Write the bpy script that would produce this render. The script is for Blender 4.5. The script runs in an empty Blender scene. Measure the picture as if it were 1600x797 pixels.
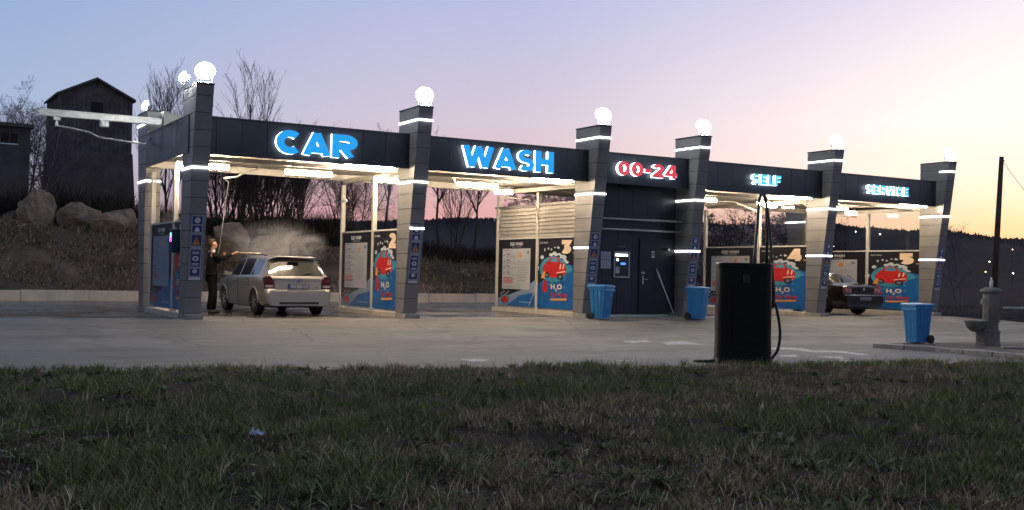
import bpy, math, random
import numpy as np
from mathutils import Vector, Matrix

# ------------------------------------------------------------------ camera
C = bpy.context.scene
col = C.collection
YAW, PITCH, ROLL, FPX = 0.529112, 0.0163517, 0.0200380, 1687.05
CAM = Vector((-5.7711, -24.2944, 1.0494))
def cam_axes():
    sy, cy, sp, cp = math.sin(YAW), math.cos(YAW), math.sin(PITCH), math.cos(PITCH)
    f = Vector((sy*cp, cy*cp, sp)); r = Vector((cy, -sy, 0)); u = r.cross(f)
    cr, sr = math.cos(ROLL), math.sin(ROLL)
    return r*cr + u*sr, r*(-sr) + u*cr, f
RX, UX, FX = cam_axes()
cd = bpy.data.cameras.new('camera'); cam = bpy.data.objects.new('camera', cd); col.objects.link(cam)
cd.sensor_width = 36; cd.lens = FPX*36/1600; cd.clip_end = 6000; cd.clip_start = .1
M3 = Matrix((RX, UX, -FX)).transposed()
cam.matrix_world = Matrix.Translation(CAM) @ M3.to_4x4()
C.camera = cam
def at(px, py, depth):            # a point of the place from a photo column, row and forward distance
    return CAM + (FX + RX*((px-800)/FPX) + UX*((398.5-py)/FPX))*depth

# ------------------------------------------------------------------ world: dusk sky
w = bpy.data.worlds.new('World'); C.world = w; w.use_nodes = True
nt = w.node_tree; N = nt.nodes; Lk = nt.links; N.clear()
def wn(t, **k):
    n = N.new(t)
    for a, b in k.items(): setattr(n, a, b)
    return n
def wmath(op, a, b=None, clamp=False):
    n = wn('ShaderNodeMath', operation=op); n.use_clamp = clamp
    for i, v in enumerate((a, b)):
        if v is None: continue
        if isinstance(v, (int, float)): n.inputs[i].default_value = v
        else: Lk.new(v, n.inputs[i])
    return n.outputs[0]
tc = wn('ShaderNodeTexCoord'); sep = wn('ShaderNodeSeparateXYZ'); Lk.new(tc.outputs['Generated'], sep.inputs[0])
el = wmath('ARCSINE', sep.outputs[2]); eld = wmath('MULTIPLY', el, 180/math.pi)
elf = wmath('DIVIDE', eld, 40.0, True)                     # 0..40 degrees up
SUN_AZ = math.radians(66)
hx, hy = math.sin(SUN_AZ), math.cos(SUN_AZ)
hl = wmath('SQRT', wmath('ADD', wmath('MULTIPLY', sep.outputs[0], sep.outputs[0]), wmath('MULTIPLY', sep.outputs[1], sep.outputs[1])))
dotn = wmath('ADD', wmath('MULTIPLY', sep.outputs[0], hx), wmath('MULTIPLY', sep.outputs[1], hy))
ca = wmath('DIVIDE', dotn, wmath('MAXIMUM', hl, .001))
ang = wmath('MULTIPLY', wmath('ARCCOSINE', ca), 180/math.pi)  # degrees away from the afterglow
def ramp(stops):
    r = wn('ShaderNodeValToRGB'); cr = r.color_ramp; cr.interpolation = 'B_SPLINE' if False else 'LINEAR'
    while len(cr.elements) < len(stops): cr.elements.new(.5)
    for e, (p, c) in zip(cr.elements, stops):
        e.position = p; e.color = (*c, 1)
    Lk.new(elf, r.inputs[0]); return r.outputs[0]
def lin(h, k=1.0):
    v = [int(h[i:i+2], 16)/255 for i in (0, 2, 4)]
    return tuple(k*(x/12.92 if x <= .04045 else ((x+.055)/1.055)**2.4) for x in v)
# elevation positions: 0 deg, 2.5, 5, 8, 14, 40
def colr(*cs):
    return ramp([(p/40, lin(c)) for p, c in zip((0, 2.5, 5, 8, 14, 24, 40), cs)])
A_glow = colr('f6c48a', 'fcd6a4', 'fff0dc', 'fff6ee', 'e4deec', 'c4c4d8', '9aa2c0')
A_warm = colr('f0ac98', 'fac6b2', 'fae2da', 'eee0e6', 'ccc8e0', 'a4aaca', '8490b4')
A_mid  = colr('de989a', 'dca0a2', 'd6b2b8', 'c8bcce', 'aeb4d8', '929cc0', '7a86ac')
A_far  = colr('9088a0', '9a94ac', 'a0a8c4', '9aaed0', '8aa4ce', '7690b8', '687ca6')
def mapr(v, a, b):
    n = wn('ShaderNodeMapRange'); n.interpolation_type = 'SMOOTHSTEP'
    n.inputs[1].default_value = a; n.inputs[2].default_value = b; Lk.new(v, n.inputs[0]); return n.outputs[0]
def mix(f, a, b):
    n = wn('ShaderNodeMix', data_type='RGBA'); Lk.new(f, n.inputs[0]); Lk.new(a, n.inputs[6]); Lk.new(b, n.inputs[7]); return n.outputs[2]
sky0 = mix(mapr(ang, 8, 24), A_glow, A_warm)
sky1 = mix(mapr(ang, 18, 38), sky0, A_mid)
sky2 = mix(mapr(ang, 36, 66), sky1, A_far)
# a cooler, darker sky behind the camera
back = ramp([(0, lin('7c7a84')), (.3, lin('787b88')), (1, lin('626e88'))])
sky3 = mix(mapr(ang, 80, 150), sky2, back)
nish = wn('ShaderNodeTexSky', sky_type='NISHITA'); nish.sun_disc = False
nish.sun_elevation = math.radians(1.0); nish.sun_rotation = SUN_AZ; nish.dust_density = 2.0
bg1 = wn('ShaderNodeBackground'); Lk.new(nish.outputs[0], bg1.inputs[0]); bg1.inputs[1].default_value = 0.03
bg2 = wn('ShaderNodeBackground'); Lk.new(sky3, bg2.inputs[0]); bg2.inputs[1].default_value = 1.08
add = wn('ShaderNodeAddShader'); Lk.new(bg1.outputs[0], add.inputs[0]); Lk.new(bg2.outputs[0], add.inputs[1])
wo = wn('ShaderNodeOutputWorld'); Lk.new(add.outputs[0], wo.inputs[0])
sl = bpy.data.lights.new('sun', 'SUN'); sl.energy = .12; sl.angle = math.radians(12); sl.color = (1, .72, .5)
so = bpy.data.objects.new('sun', sl); col.objects.link(so)
so.rotation_euler = (math.radians(90-5), 0, math.radians(180)-SUN_AZ)
C.view_settings.view_transform = 'Standard'; C.view_settings.look = 'None'
C.view_settings.gamma = 1; C.view_settings.exposure = 0; C.view_settings.use_curve_mapping = False
C.cycles.max_bounces = 8; C.cycles.volume_bounces = 1; C.cycles.transparent_max_bounces = 16
C.cycles.sample_clamp_indirect = 6.0
C.cycles.volume_step_rate = 3

# ------------------------------------------------------------------ materials
MATS = {}
def mat(name, c, rough=.6, metal=0., var=.12, scale=6., bump=0., bscale=40., emit=None, es=0., spec=.5, rvar=.0, coat=0., alpha=1.):
    if name in MATS: return MATS[name]
    m = bpy.data.materials.new(name); m.use_nodes = True; t = m.node_tree; b = t.nodes['Principled BSDF']
    b.inputs['Roughness'].default_value = rough; b.inputs['Metallic'].default_value = metal
    b.inputs['Specular IOR Level'].default_value = spec
    b.inputs['Coat Weight'].default_value = coat
    co = t.nodes.new('ShaderNodeTexCoord')
    if var > 0 or rvar > 0:
        n = t.nodes.new('ShaderNodeTexNoise'); n.inputs['Scale'].default_value = scale; n.inputs['Detail'].default_value = 5
        t.links.new(co.outputs['Object'], n.inputs['Vector'])
        r = t.nodes.new('ShaderNodeValToRGB')
        r.color_ramp.elements[0].position = .3; r.color_ramp.elements[1].position = .7
        r.color_ramp.elements[0].color = (*[x*(1-var) for x in c], 1); r.color_ramp.elements[1].color = (*[min(1, x*(1+var)) for x in c], 1)
        t.links.new(n.outputs[0], r.inputs[0]); t.links.new(r.outputs[0], b.inputs['Base Color'])
        if rvar > 0:
            mr = t.nodes.new('ShaderNodeMapRange'); mr.inputs[1].default_value = .3; mr.inputs[2].default_value = .7
            mr.inputs[3].default_value = max(.02, rough-rvar); mr.inputs[4].default_value = min(1, rough+rvar)
            t.links.new(n.outputs[0], mr.inputs[0]); t.links.new(mr.outputs[0], b.inputs['Roughness'])
    else: b.inputs['Base Color'].default_value = (*c, 1)
    if bump > 0:
        n2 = t.nodes.new('ShaderNodeTexNoise'); n2.inputs['Scale'].default_value = bscale; n2.inputs['Detail'].default_value = 6
        t.links.new(co.outputs['Object'], n2.inputs['Vector'])
        bp = t.nodes.new('ShaderNodeBump'); bp.inputs['Strength'].default_value = bump; bp.inputs['Distance'].default_value = .02
        t.links.new(n2.outputs[0], bp.inputs['Height']); t.links.new(bp.outputs[0], b.inputs['Normal'])
    if emit: b.inputs['Emission Color'].default_value = (*emit, 1); b.inputs['Emission Strength'].default_value = es
    MATS[name] = m; return m
def emission(name, c, s):
    return mat(name, (.05, .05, .05), .4, var=0, emit=c, es=s)

GREY = mat('grey_cladding', (.20, .197, .195), .45, .15, var=.10, scale=2.5, rvar=.08)
DARK = mat('dark_cladding', (.022, .026, .036), .38, .2, var=.2, scale=1.5, rvar=.08)
SEAM = mat('seam_shadow_gap', (.01, .01, .012), .8, var=0)
STEEL = mat('galvanised_steel', (.42, .43, .42), .45, .6, var=.15, scale=8)
BEIGE = mat('white_painted_steel', (.55, .53, .48), .5, 0, var=.08, scale=4)
CORR = mat('cream_corrugated_sheet', (.36, .34, .30), .55, 0, var=.12, scale=3)
BLACK = mat('black_plastic', (.012, .013, .014), .42, 0, var=.3, scale=10, rvar=.1)
BLUEBIN = mat('blue_bin_plastic', (.02, .20, .46), .42, 0, var=.12, scale=5, bump=.15, bscale=60)
CONC = mat('kerb_concrete', (.30, .285, .26), .9, 0, var=.25, scale=7, bump=.6, bscale=30)
CREAMC = mat('pale_concrete', (.52, .48, .41), .85, 0, var=.15, scale=3, bump=.3, bscale=30)
CHROME = mat('chrome', (.7, .7, .7), .15, 1., var=0)
WHITE = mat('white_print', (.75, .75, .72), .5, var=0)
def glass(name, tint, f=.1, rough=.03):
    m = bpy.data.materials.new(name); m.use_nodes = True; t = m.node_tree; t.nodes.clear()
    o = t.nodes.new('ShaderNodeOutputMaterial'); mx = t.nodes.new('ShaderNodeMixShader')
    tr = t.nodes.new('ShaderNodeBsdfTransparent'); tr.inputs[0].default_value = (*tint, 1)
    gl = t.nodes.new('ShaderNodeBsdfGlossy'); gl.inputs['Roughness'].default_value = rough
    mx.inputs[0].default_value = f
    t.links.new(tr.outputs[0], mx.inputs[1]); t.links.new(gl.outputs[0], mx.inputs[2]); t.links.new(mx.outputs[0], o.inputs[0])
    MATS[name] = m; return m
GLASS = glass('clear_partition_glass', (.95, .96, .95), .05)

# ------------------------------------------------------------------ mesh helpers
class MB:
    def __init__(s): s.v = []; s.f = []; s.m = []; s.mats = []
    def mi(s, m):
        if m not in s.mats: s.mats.append(m)
        return s.mats.index(m)
    def add(s, vs, fs, m):
        o = len(s.v); s.v += [tuple(v) for v in vs]; k = s.mi(m)
        for f in fs: s.f.append([i+o for i in f]); s.m.append(k)
        return s
    def box(s, a, b, m, mtx=None):
        x0, y0, z0 = a; x1, y1, z1 = b
        vs = [Vector(p) for p in ((x0,y0,z0),(x1,y0,z0),(x1,y1,z0),(x0,y1,z0),(x0,y0,z1),(x1,y0,z1),(x1,y1,z1),(x0,y1,z1))]
        if mtx: vs = [mtx @ v for v in vs]
        return s.add(vs, [(0,3,2,1),(4,5,6,7),(0,1,5,4),(1,2,6,5),(2,3,7,6),(3,0,4,7)], m)
    def hexa(s, v8, m):
        return s.add(v8, [(0,3,2,1),(4,5,6,7),(0,1,5,4),(1,2,6,5),(2,3,7,6),(3,0,4,7)], m)
    def prism(s, poly, fn, d0, d1, m):       # poly of (a,b); fn(a,b,d)->xyz ; from d0 to d1
        n = len(poly); vs = [fn(a, b, d0) for a, b in poly]+[fn(a, b, d1) for a, b in poly]
        fs = [tuple(range(n))[::-1], tuple(range(n, 2*n))]+[(i, (i+1) % n, n+(i+1) % n, n+i) for i in range(n)]
        return s.add(vs, fs, m)
    def flat(s, poly, fn, d, m):
        return s.add([fn(a, b, d) for a, b in poly], [tuple(range(len(poly)))], m)
    def tube(s, pts, r, m, n=8, cap=True):
        pts = [Vector(p) for p in pts]; rs = r if isinstance(r, (list, tuple)) else [r]*len(pts)
        rings = []; up = None
        for i, p in enumerate(pts):
            t = (pts[min(i+1, len(pts)-1)]-pts[max(i-1, 0)]).normalized()
            if up is None: up = Vector((0, 0, 1)) if abs(t.z) < .9 else Vector((1, 0, 0))
            a = t.cross(up).normalized(); up = a.cross(t).normalized()
            rings.append([p+(a*math.cos(2*math.pi*k/n)+up*math.sin(2*math.pi*k/n))*rs[i] for k in range(n)])
        vs = [v for g in rings for v in g]; fs = []
        for i in range(len(pts)-1):
            for k in range(n): fs.append((i*n+k, i*n+(k+1) % n, (i+1)*n+(k+1) % n, (i+1)*n+k))
        if cap: fs += [tuple(range(n))[::-1], tuple(range((len(pts)-1)*n, len(pts)*n))]
        return s.add(vs, fs, m)
    def lathe(s, prof, m, c=(0, 0, 0), n=24, axis='z'):
        vs = []; fs = []
        for r, h in prof:
            for k in range(n):
                a = 2*math.pi*k/n; x, y = r*math.cos(a), r*math.sin(a)
                q = (x, y, h) if axis == 'z' else ((h, x, y) if axis == 'x' else (x, h, y))
                vs.append((q[0]+c[0], q[1]+c[1], q[2]+c[2]))
        for i in range(len(prof)-1):
            for k in range(n): fs.append((i*n+k, i*n+(k+1) % n, (i+1)*n+(k+1) % n, (i+1)*n+k))
        fs += [tuple(range(n))[::-1], tuple(range((len(prof)-1)*n, len(prof)*n))]
        return s.add(vs, fs, m)
    def build(s, name, parent=None, smooth=False, bevel=0, loc=None):
        me = bpy.data.meshes.new(name); me.from_pydata(s.v, [], s.f)
        for m in s.mats: me.materials.append(m)
        me.polygons.foreach_set('material_index', s.m)
        if smooth: me.polygons.foreach_set('use_smooth', [True]*len(s.f))
        me.update(); o = bpy.data.objects.new(name, me); col.objects.link(o)
        if parent is not None: o.parent = parent
        if loc is not None: o.location = loc
        if bevel:
            b = o.modifiers.new('bevel', 'BEVEL'); b.width = bevel; b.segments = 2; b.limit_method = 'ANGLE'; b.angle_limit = math.radians(40)
        return o
def tag(o, label=None, cat=None, group=None, kind=None):
    if label: o['label'] = label
    if cat: o['category'] = cat
    if group: o['group'] = group
    if kind: o['kind'] = kind
    return o
def empty(name, loc=(0, 0, 0), rz=0.):
    o = bpy.data.objects.new(name, None); col.objects.link(o); o.location = loc; o.rotation_euler = (0, 0, rz); o.empty_display_size = .2; return o
def copy_tree(o, parent=None):
    c = o.copy(); col.objects.link(c); c.parent = parent
    for ch in list(o.children): copy_tree(ch, c)
    return c
ident = lambda x, y, z: (x, y, z)
def np_mesh(name, V, F4, mats, parent=None, colors=None, smooth=False, tri=False):
    me = bpy.data.meshes.new(name); k = 3 if tri else 4
    me.vertices.add(len(V)); me.vertices.foreach_set('co', np.asarray(V, np.float32).ravel())
    nf = len(F4); me.loops.add(nf*k); me.loops.foreach_set('vertex_index', np.asarray(F4, np.int32).ravel())
    me.polygons.add(nf); me.polygons.foreach_set('loop_start', np.arange(0, nf*k, k, dtype=np.int32))
    me.polygons.foreach_set('loop_total', np.full(nf, k, np.int32))
    if smooth: me.polygons.foreach_set('use_smooth', np.ones(nf, bool))
    for m in mats: me.materials.append(m)
    if colors is not None:
        a = me.color_attributes.new('Col', 'FLOAT_COLOR', 'POINT')
        c4 = np.ones((len(V), 4), np.float32); c4[:, :3] = colors; a.data.foreach_set('color', c4.ravel())
    me.update(calc_edges=True); me.validate()
    o = bpy.data.objects.new(name, me); col.objects.link(o)
    if parent is not None: o.parent = parent
    return o
_rng = np.random.RandomState(5); _P = _rng.rand(64, 64)
def vnoise(x, y):
    x = np.asarray(x, float); y = np.asarray(y, float)
    xi = np.floor(x).astype(int); yi = np.floor(y).astype(int); fx = x-xi; fy = y-yi
    fx = fx*fx*(3-2*fx); fy = fy*fy*(3-2*fy); g = lambda a, b: _P[a % 64, b % 64]
    return (g(xi, yi)*(1-fx)+g(xi+1, yi)*fx)*(1-fy)+(g(xi, yi+1)*(1-fx)+g(xi+1, yi+1)*fx)*fy
def fbm(x, y, o=4):
    s = 0; a = .5; t = 0
    for i in range(o): s = s+a*vnoise(x*2**i+17.3*i, y*2**i+7.1*i); t += a; a *= .5
    return s/t
def sstep(a, b, x):
    t = np.clip((np.asarray(x, float)-a)/(b-a), 0, 1); return t*t*(3-2*t)

# text: filled, extruded letters turned into a mesh, in the plane (u right, v up)
def glyph_mesh(txt, bold=0., ext=0.):
    cu = bpy.data.curves.new('t', 'FONT'); cu.body = txt; cu.size = 1; cu.offset = bold; cu.extrude = ext; cu.resolution_u = 5
    o = bpy.data.objects.new('t', cu); col.objects.link(o)
    dg = bpy.context.evaluated_depsgraph_get(); dg.update()
    me = bpy.data.meshes.new_from_object(o.evaluated_get(dg)); bpy.data.objects.remove(o); bpy.data.curves.remove(cu)
    return me
def lettering(name, txt, x0, x1, z0, z1, fn, mface, mside=None, d0=0., d1=.01, bold=0., parent=None, slant=0.):
    """fn(u, v, d) -> point; d0 back plane, d1 front plane"""
    me = glyph_mesh(txt, bold, .5)
    co = np.zeros(len(me.vertices)*3); me.vertices.foreach_get('co', co); co = co.reshape(-1, 3)
    mn, mx_ = co.min(0), co.max(0)
    front = [p.normal.z > .5 for p in me.polygons]
    for v in me.vertices:
        a = (v.co.x-mn[0])/(mx_[0]-mn[0]); b = (v.co.y-mn[1])/(mx_[1]-mn[1]); d = d1 if v.co.z > 0 else d0
        v.co = Vector(fn(x0+a*(x1-x0)+slant*b, z0+b*(z1-z0), d))
    me.materials.clear(); me.materials.append(mface); me.materials.append(mside or mface)
    for p, f in zip(me.polygons, front): p.material_index = 0 if f else 1; p.use_smooth = False
    me.update(); me.name = name
    o = bpy.data.objects.new(name, me); col.objects.link(o)
    if parent is not None: o.parent = parent
    return o

# bold rounded-grotesque letters drawn as thick strokes; units: cap height 1
def _arc(cx, cy, rx, ry, a0, a1, n=14): return [(cx+rx*math.cos(math.radians(a0+(a1-a0)*i/n)), cy+ry*math.sin(math.radians(a0+(a1-a0)*i/n))) for i in range(n+1)]
def glyph(c, t):
    if c == 'S': t *= .78
    h = t/2; T = 1-h
    G = {'C': (.92, [_arc(.50, .5, .50-h, .5-h, 48, 312, 22)]), 'A': (1.02, [[(h*.9, 0), (.51, 1-h*.2)], [(1.02-h*.9, 0), (.51, 1-h*.2)], [(.24, .27), (.78, .27)]]),
      'R': (.86, [[(h, 0), (h, 1)], [(h, T)]+_arc(.50, .665, .34-h*.1, .335-h, 90, -90, 12)+[(h, .33+h)], [(.46, .40), (.86-h*.9, 0)]]),
      'W': (1.40, [[(h*.9, 1), (.40, 0)], [(.40, 0), (.70, .95)], [(.70, .95), (1.0, 0)], [(1.0, 0), (1.40-h*.9, 1)]]),
      'S': (.80, [_arc(.42, .5+(.5-h)/2, .38-h*.9, (.5-h)/2, 48, 270, 14)[:-1]+_arc(.40, .5-(.5-h)/2, .40-h, (.5-h)/2, 90, -138, 14)]),
      'H': (.90, [[(h, 0), (h, 1)], [(.90-h, 0), (.90-h, 1)], [(h, .5), (.90-h, .5)]]), '0': (.78, [_arc(.39, .5, .39-h, .5-h, 90, 450, 28)]),
      '-': (.42, [[(0, .45), (.42, .45)]]), '2': (.74, [_arc(.37, .68, .37-h, .32-h, 165, -35, 12)+[(h*.8, h)], [(0, h), (.74, h)]]),
      '4': (.82, [[(.50, 1), (h*.8, .30), (.82, .30)], [(.58, 1), (.58, 0)]]), '3': (.74, [[(.06, T), (.58, T), (.40, .56)]+_arc(.36, .31, .38-h, .31-h*1.0, 75, -150, 12)]),
      '5': (.74, [[(.68, T), (h, T), (h, .56)]+_arc(.36, .34, .38-h, .34-h, 100, -150, 12)]), 'E': (.68, [[(h, 0), (h, 1)], [(h, h), (.68, h)], [(h, .5), (.62, .5)], [(h, T), (.68, T)]]),
      'F': (.66, [[(h, 0), (h, 1)], [(h, .48), (.60, .48)], [(h, T), (.66, T)]]), 'L': (.64, [[(h, 0), (h, 1)], [(h, h), (.64, h)]]), 'V': (.95, [[(h*.9, 1), (.475, 0)], [(.475, 0), (.95-h*.9, 1)]]), 'I': (t, [[(h, 0), (h, 1)]])}
    return G[c]
def stroke_letter(name, c, x0, z0, hgt, fn, mface, mside, d0, d1, t=.24, parent=None, sx=1., shear=0.):
    w_, paths = glyph(c, t); m = MB()
    if c == 'S': t *= .78
    for pi_, P in enumerate(paths):
        P = [Vector(p) for p in P]; n = len(P); Lf = []; Rt = []; closed = (P[0]-P[-1]).length < 1e-4
        for i in range(n):
            if closed and i in (0, n-1): a = P[-2]; b_ = P[1]; d = ((P[0]-a).normalized()+(b_-P[0]).normalized()).normalized(); k = 1
            elif i == 0: d = (P[1]-P[0]).normalized(); k = 1
            elif i == n-1: d = (P[-1]-P[-2]).normalized(); k = 1
            else:
                d1_ = (P[i]-P[i-1]).normalized(); d2_ = (P[i+1]-P[i]).normalized(); d = (d1_+d2_).normalized(); k = 1/max(.55, d.dot(d1_))
            nrm = Vector((-d.y, d.x))*(t/2*k); l, r = P[i]+nrm, P[i]-nrm
            l.y = min(1, max(0, l.y)); r.y = min(1, max(0, r.y)); Lf.append(l); Rt.append(r)
        pt = lambda q, d: fn(x0+(q.x*sx+shear*q.y)*hgt, z0+q.y*hgt, d)
        e = .0006*pi_
        for i in range(n-1):
            q = [Lf[i], Lf[i+1], Rt[i+1], Rt[i]]
            m.add([pt(v, d1+e) for v in q], [(0, 1, 2, 3)], mface)
            m.add([pt(q[0], d0), pt(q[1], d0), pt(q[1], d1+e-.0005), pt(q[0], d1+e-.0005)], [(0, 1, 2, 3)], mside)
            m.add([pt(q[3], d0), pt(q[2], d0), pt(q[2], d1+e-.0005), pt(q[3], d1+e-.0005)], [(0, 1, 2, 3)], mside)
        if not closed:
            for i in (0, n-1): m.add([pt(Lf[i], d0), pt(Rt[i], d0), pt(Rt[i], d1+e-.0005), pt(Lf[i], d1+e-.0005)], [(0, 1, 2, 3)], mside)
    return m.build(name, parent)
# ------------------------------------------------------------------ ground, parking lot, bank, verge, hills
W_, RM, T_ = 5.275, 3.45, .375
COLX = [0, 5.275, 10.55, 14.0, 19.28, 24.55]
def lotz(x, y):
    x = np.asarray(x, float); y = np.asarray(y, float)
    return -.12-.33*np.maximum(np.clip((-.7-y)/5.5, 0, 1), np.clip((x-25.2)/4, 0, 1))
EX = [-60, -16, -4.7, -.9, 3.0, 7.3, 10.5, 13.6, 18, 60]; EY = [-5.5, -6.6, -7.9, -8.7, -9.45, -10.7, -11.1, -11.4, -12.2, -16]
def edge(x): return np.interp(x, EX, EY)
def bank(x, y):
    A = np.interp(x, [-60, 3, 8, 14, 22, 27, 34], [2.5, 2.5, 1.9, 1.75, 1.3, .2, -.3])
    s = sstep(12.3, 18.5, y)
    return .1*(x < 26)-.45*(x >= 26)+s*(A-.1)+(fbm(x*.5, y*.5)-.5)*.5*sstep(12.6, 15, y)
def ground_h(x, y):
    x = np.asarray(x, float); y = np.asarray(y, float)
    under = -.75
    b = bank(x, y)
    m = sstep(12.35, 12.6, y)*(1-sstep(60, 160, y))
    z = under*(1-m)+b*m
    right = sstep(25.6, 27.5, x)*(1-sstep(30, 80, y))
    zr = -.55+(fbm(x*.3, y*.3)-.5)*.35
    edge_r = sstep(1.5, 2.5, y)
    z = np.where((x > 25.45) & (y < 40) & (y > 1.3), zr, z)
    return z
def grid_np(X, Y, Z):
    a, b = X.shape; V = np.stack([X, Y, Z], -1).reshape(-1, 3)
    i, j = np.meshgrid(np.arange(a-1), np.arange(b-1), indexing='ij'); q = (i*b+j).ravel()
    return V, np.stack([q, q+b, q+b+1, q+1], 1)
def node_mat(name):
    m = bpy.data.materials.new(name); m.use_nodes = True; return m, m.node_tree, m.node_tree.nodes['Principled BSDF']
def nn(t, typ, ins=None, **k):
    n = t.nodes.new(typ)
    for a, b in k.items(): setattr(n, a, b)
    for a, b in (ins or {}).items():
        if hasattr(b, 'is_output') or isinstance(b, bpy.types.NodeSocket): t.links.new(b, n.inputs[a])
        else: n.inputs[a].default_value = b
    return n
def cramp(t, fac, stops):
    r = t.nodes.new('ShaderNodeValToRGB'); cr = r.color_ramp
    while len(cr.elements) < len(stops): cr.elements.new(.5)
    for e, (p, c) in zip(cr.elements, stops): e.position = p; e.color = (*c, 1) if len(c) == 3 else c
    t.links.new(fac, r.inputs[0]); return r.outputs[0]
def mathn(t, op, a, b=None, clamp=False):
    n = t.nodes.new('ShaderNodeMath'); n.operation = op; n.use_clamp = clamp
    for i, v in enumerate((a, b)):
        if v is None: continue
        if isinstance(v, (int, float)): n.inputs[i].default_value = v
        else: t.links.new(v, n.inputs[i])
    return n.outputs[0]
def mixc(t, f, a, b):
    n = t.nodes.new('ShaderNodeMix'); n.data_type = 'RGBA'
    for i, v in ((0, f), (6, a), (7, b)):
        if isinstance(v, (int, float)): n.inputs[i].default_value = v
        elif isinstance(v, tuple): n.inputs[i].default_value = (*v, 1)
        else: t.links.new(v, n.inputs[i])
    return n.outputs[2]
def soil_mat(name, c0, c1, c2, sc=.5):
    m, t, b = node_mat(name); tc = nn(t, 'ShaderNodeTexCoord')
    n1 = nn(t, 'ShaderNodeTexNoise', {'Vector': tc.outputs['Object'], 'Scale': sc, 'Detail': 8., 'Roughness': .65})
    n2 = nn(t, 'ShaderNodeTexNoise', {'Vector': tc.outputs['Object'], 'Scale': sc*22, 'Detail': 6., 'Roughness': .7})
    f = mathn(t, 'ADD', mathn(t, 'MULTIPLY', n1.outputs[0], .55), mathn(t, 'MULTIPLY', n2.outputs[0], .45))
    t.links.new(cramp(t, f, [(.36, c0), (.5, c1), (.64, c2)]), b.inputs['Base Color'])
    b.inputs['Roughness'].default_value = .95; b.inputs['Specular IOR Level'].default_value = .12
    bp = nn(t, 'ShaderNodeBump', {'Height': n2.outputs[0], 'Strength': .8, 'Distance': .08}); t.links.new(bp.outputs[0], b.inputs['Normal'])
    return m
SOILB = soil_mat('dry_bank_soil', (.05, .038, .026), (.125, .095, .064), (.24, .185, .125), .8)
def _field():       # mixes the soil darker right of the lot
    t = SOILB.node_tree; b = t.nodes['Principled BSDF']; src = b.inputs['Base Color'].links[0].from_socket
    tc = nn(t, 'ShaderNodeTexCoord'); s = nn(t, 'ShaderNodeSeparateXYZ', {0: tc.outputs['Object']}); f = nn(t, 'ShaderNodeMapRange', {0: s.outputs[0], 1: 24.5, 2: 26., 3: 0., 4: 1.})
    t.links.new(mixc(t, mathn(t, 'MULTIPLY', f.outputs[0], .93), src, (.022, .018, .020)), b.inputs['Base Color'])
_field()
SOILV = soil_mat('verge_soil', (.020, .015, .011), (.05, .037, .026), (.10, .075, .052), 1.2)
# far ground, one sheet out to the horizon
az = np.radians(np.concatenate([np.linspace(-190, -12, 60, endpoint=False), np.linspace(-12, 80, 480, endpoint=False), np.linspace(80, 170, 31)]))
rr = np.concatenate([np.linspace(2, 33, 16, endpoint=False), np.linspace(33, 62, 84, endpoint=False), np.geomspace(62, 3500, 34)])
A, Rr = np.meshgrid(az, rr, indexing='ij')
X = CAM.x+np.sin(A)*Rr; Y = CAM.y+np.cos(A)*Rr
Z = ground_h(X, Y)
V, F = grid_np(X, Y, Z); F = F[:, ::-1]
tag(np_mesh('ground', V, F, [SOILB], smooth=True), kind='structure')

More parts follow.
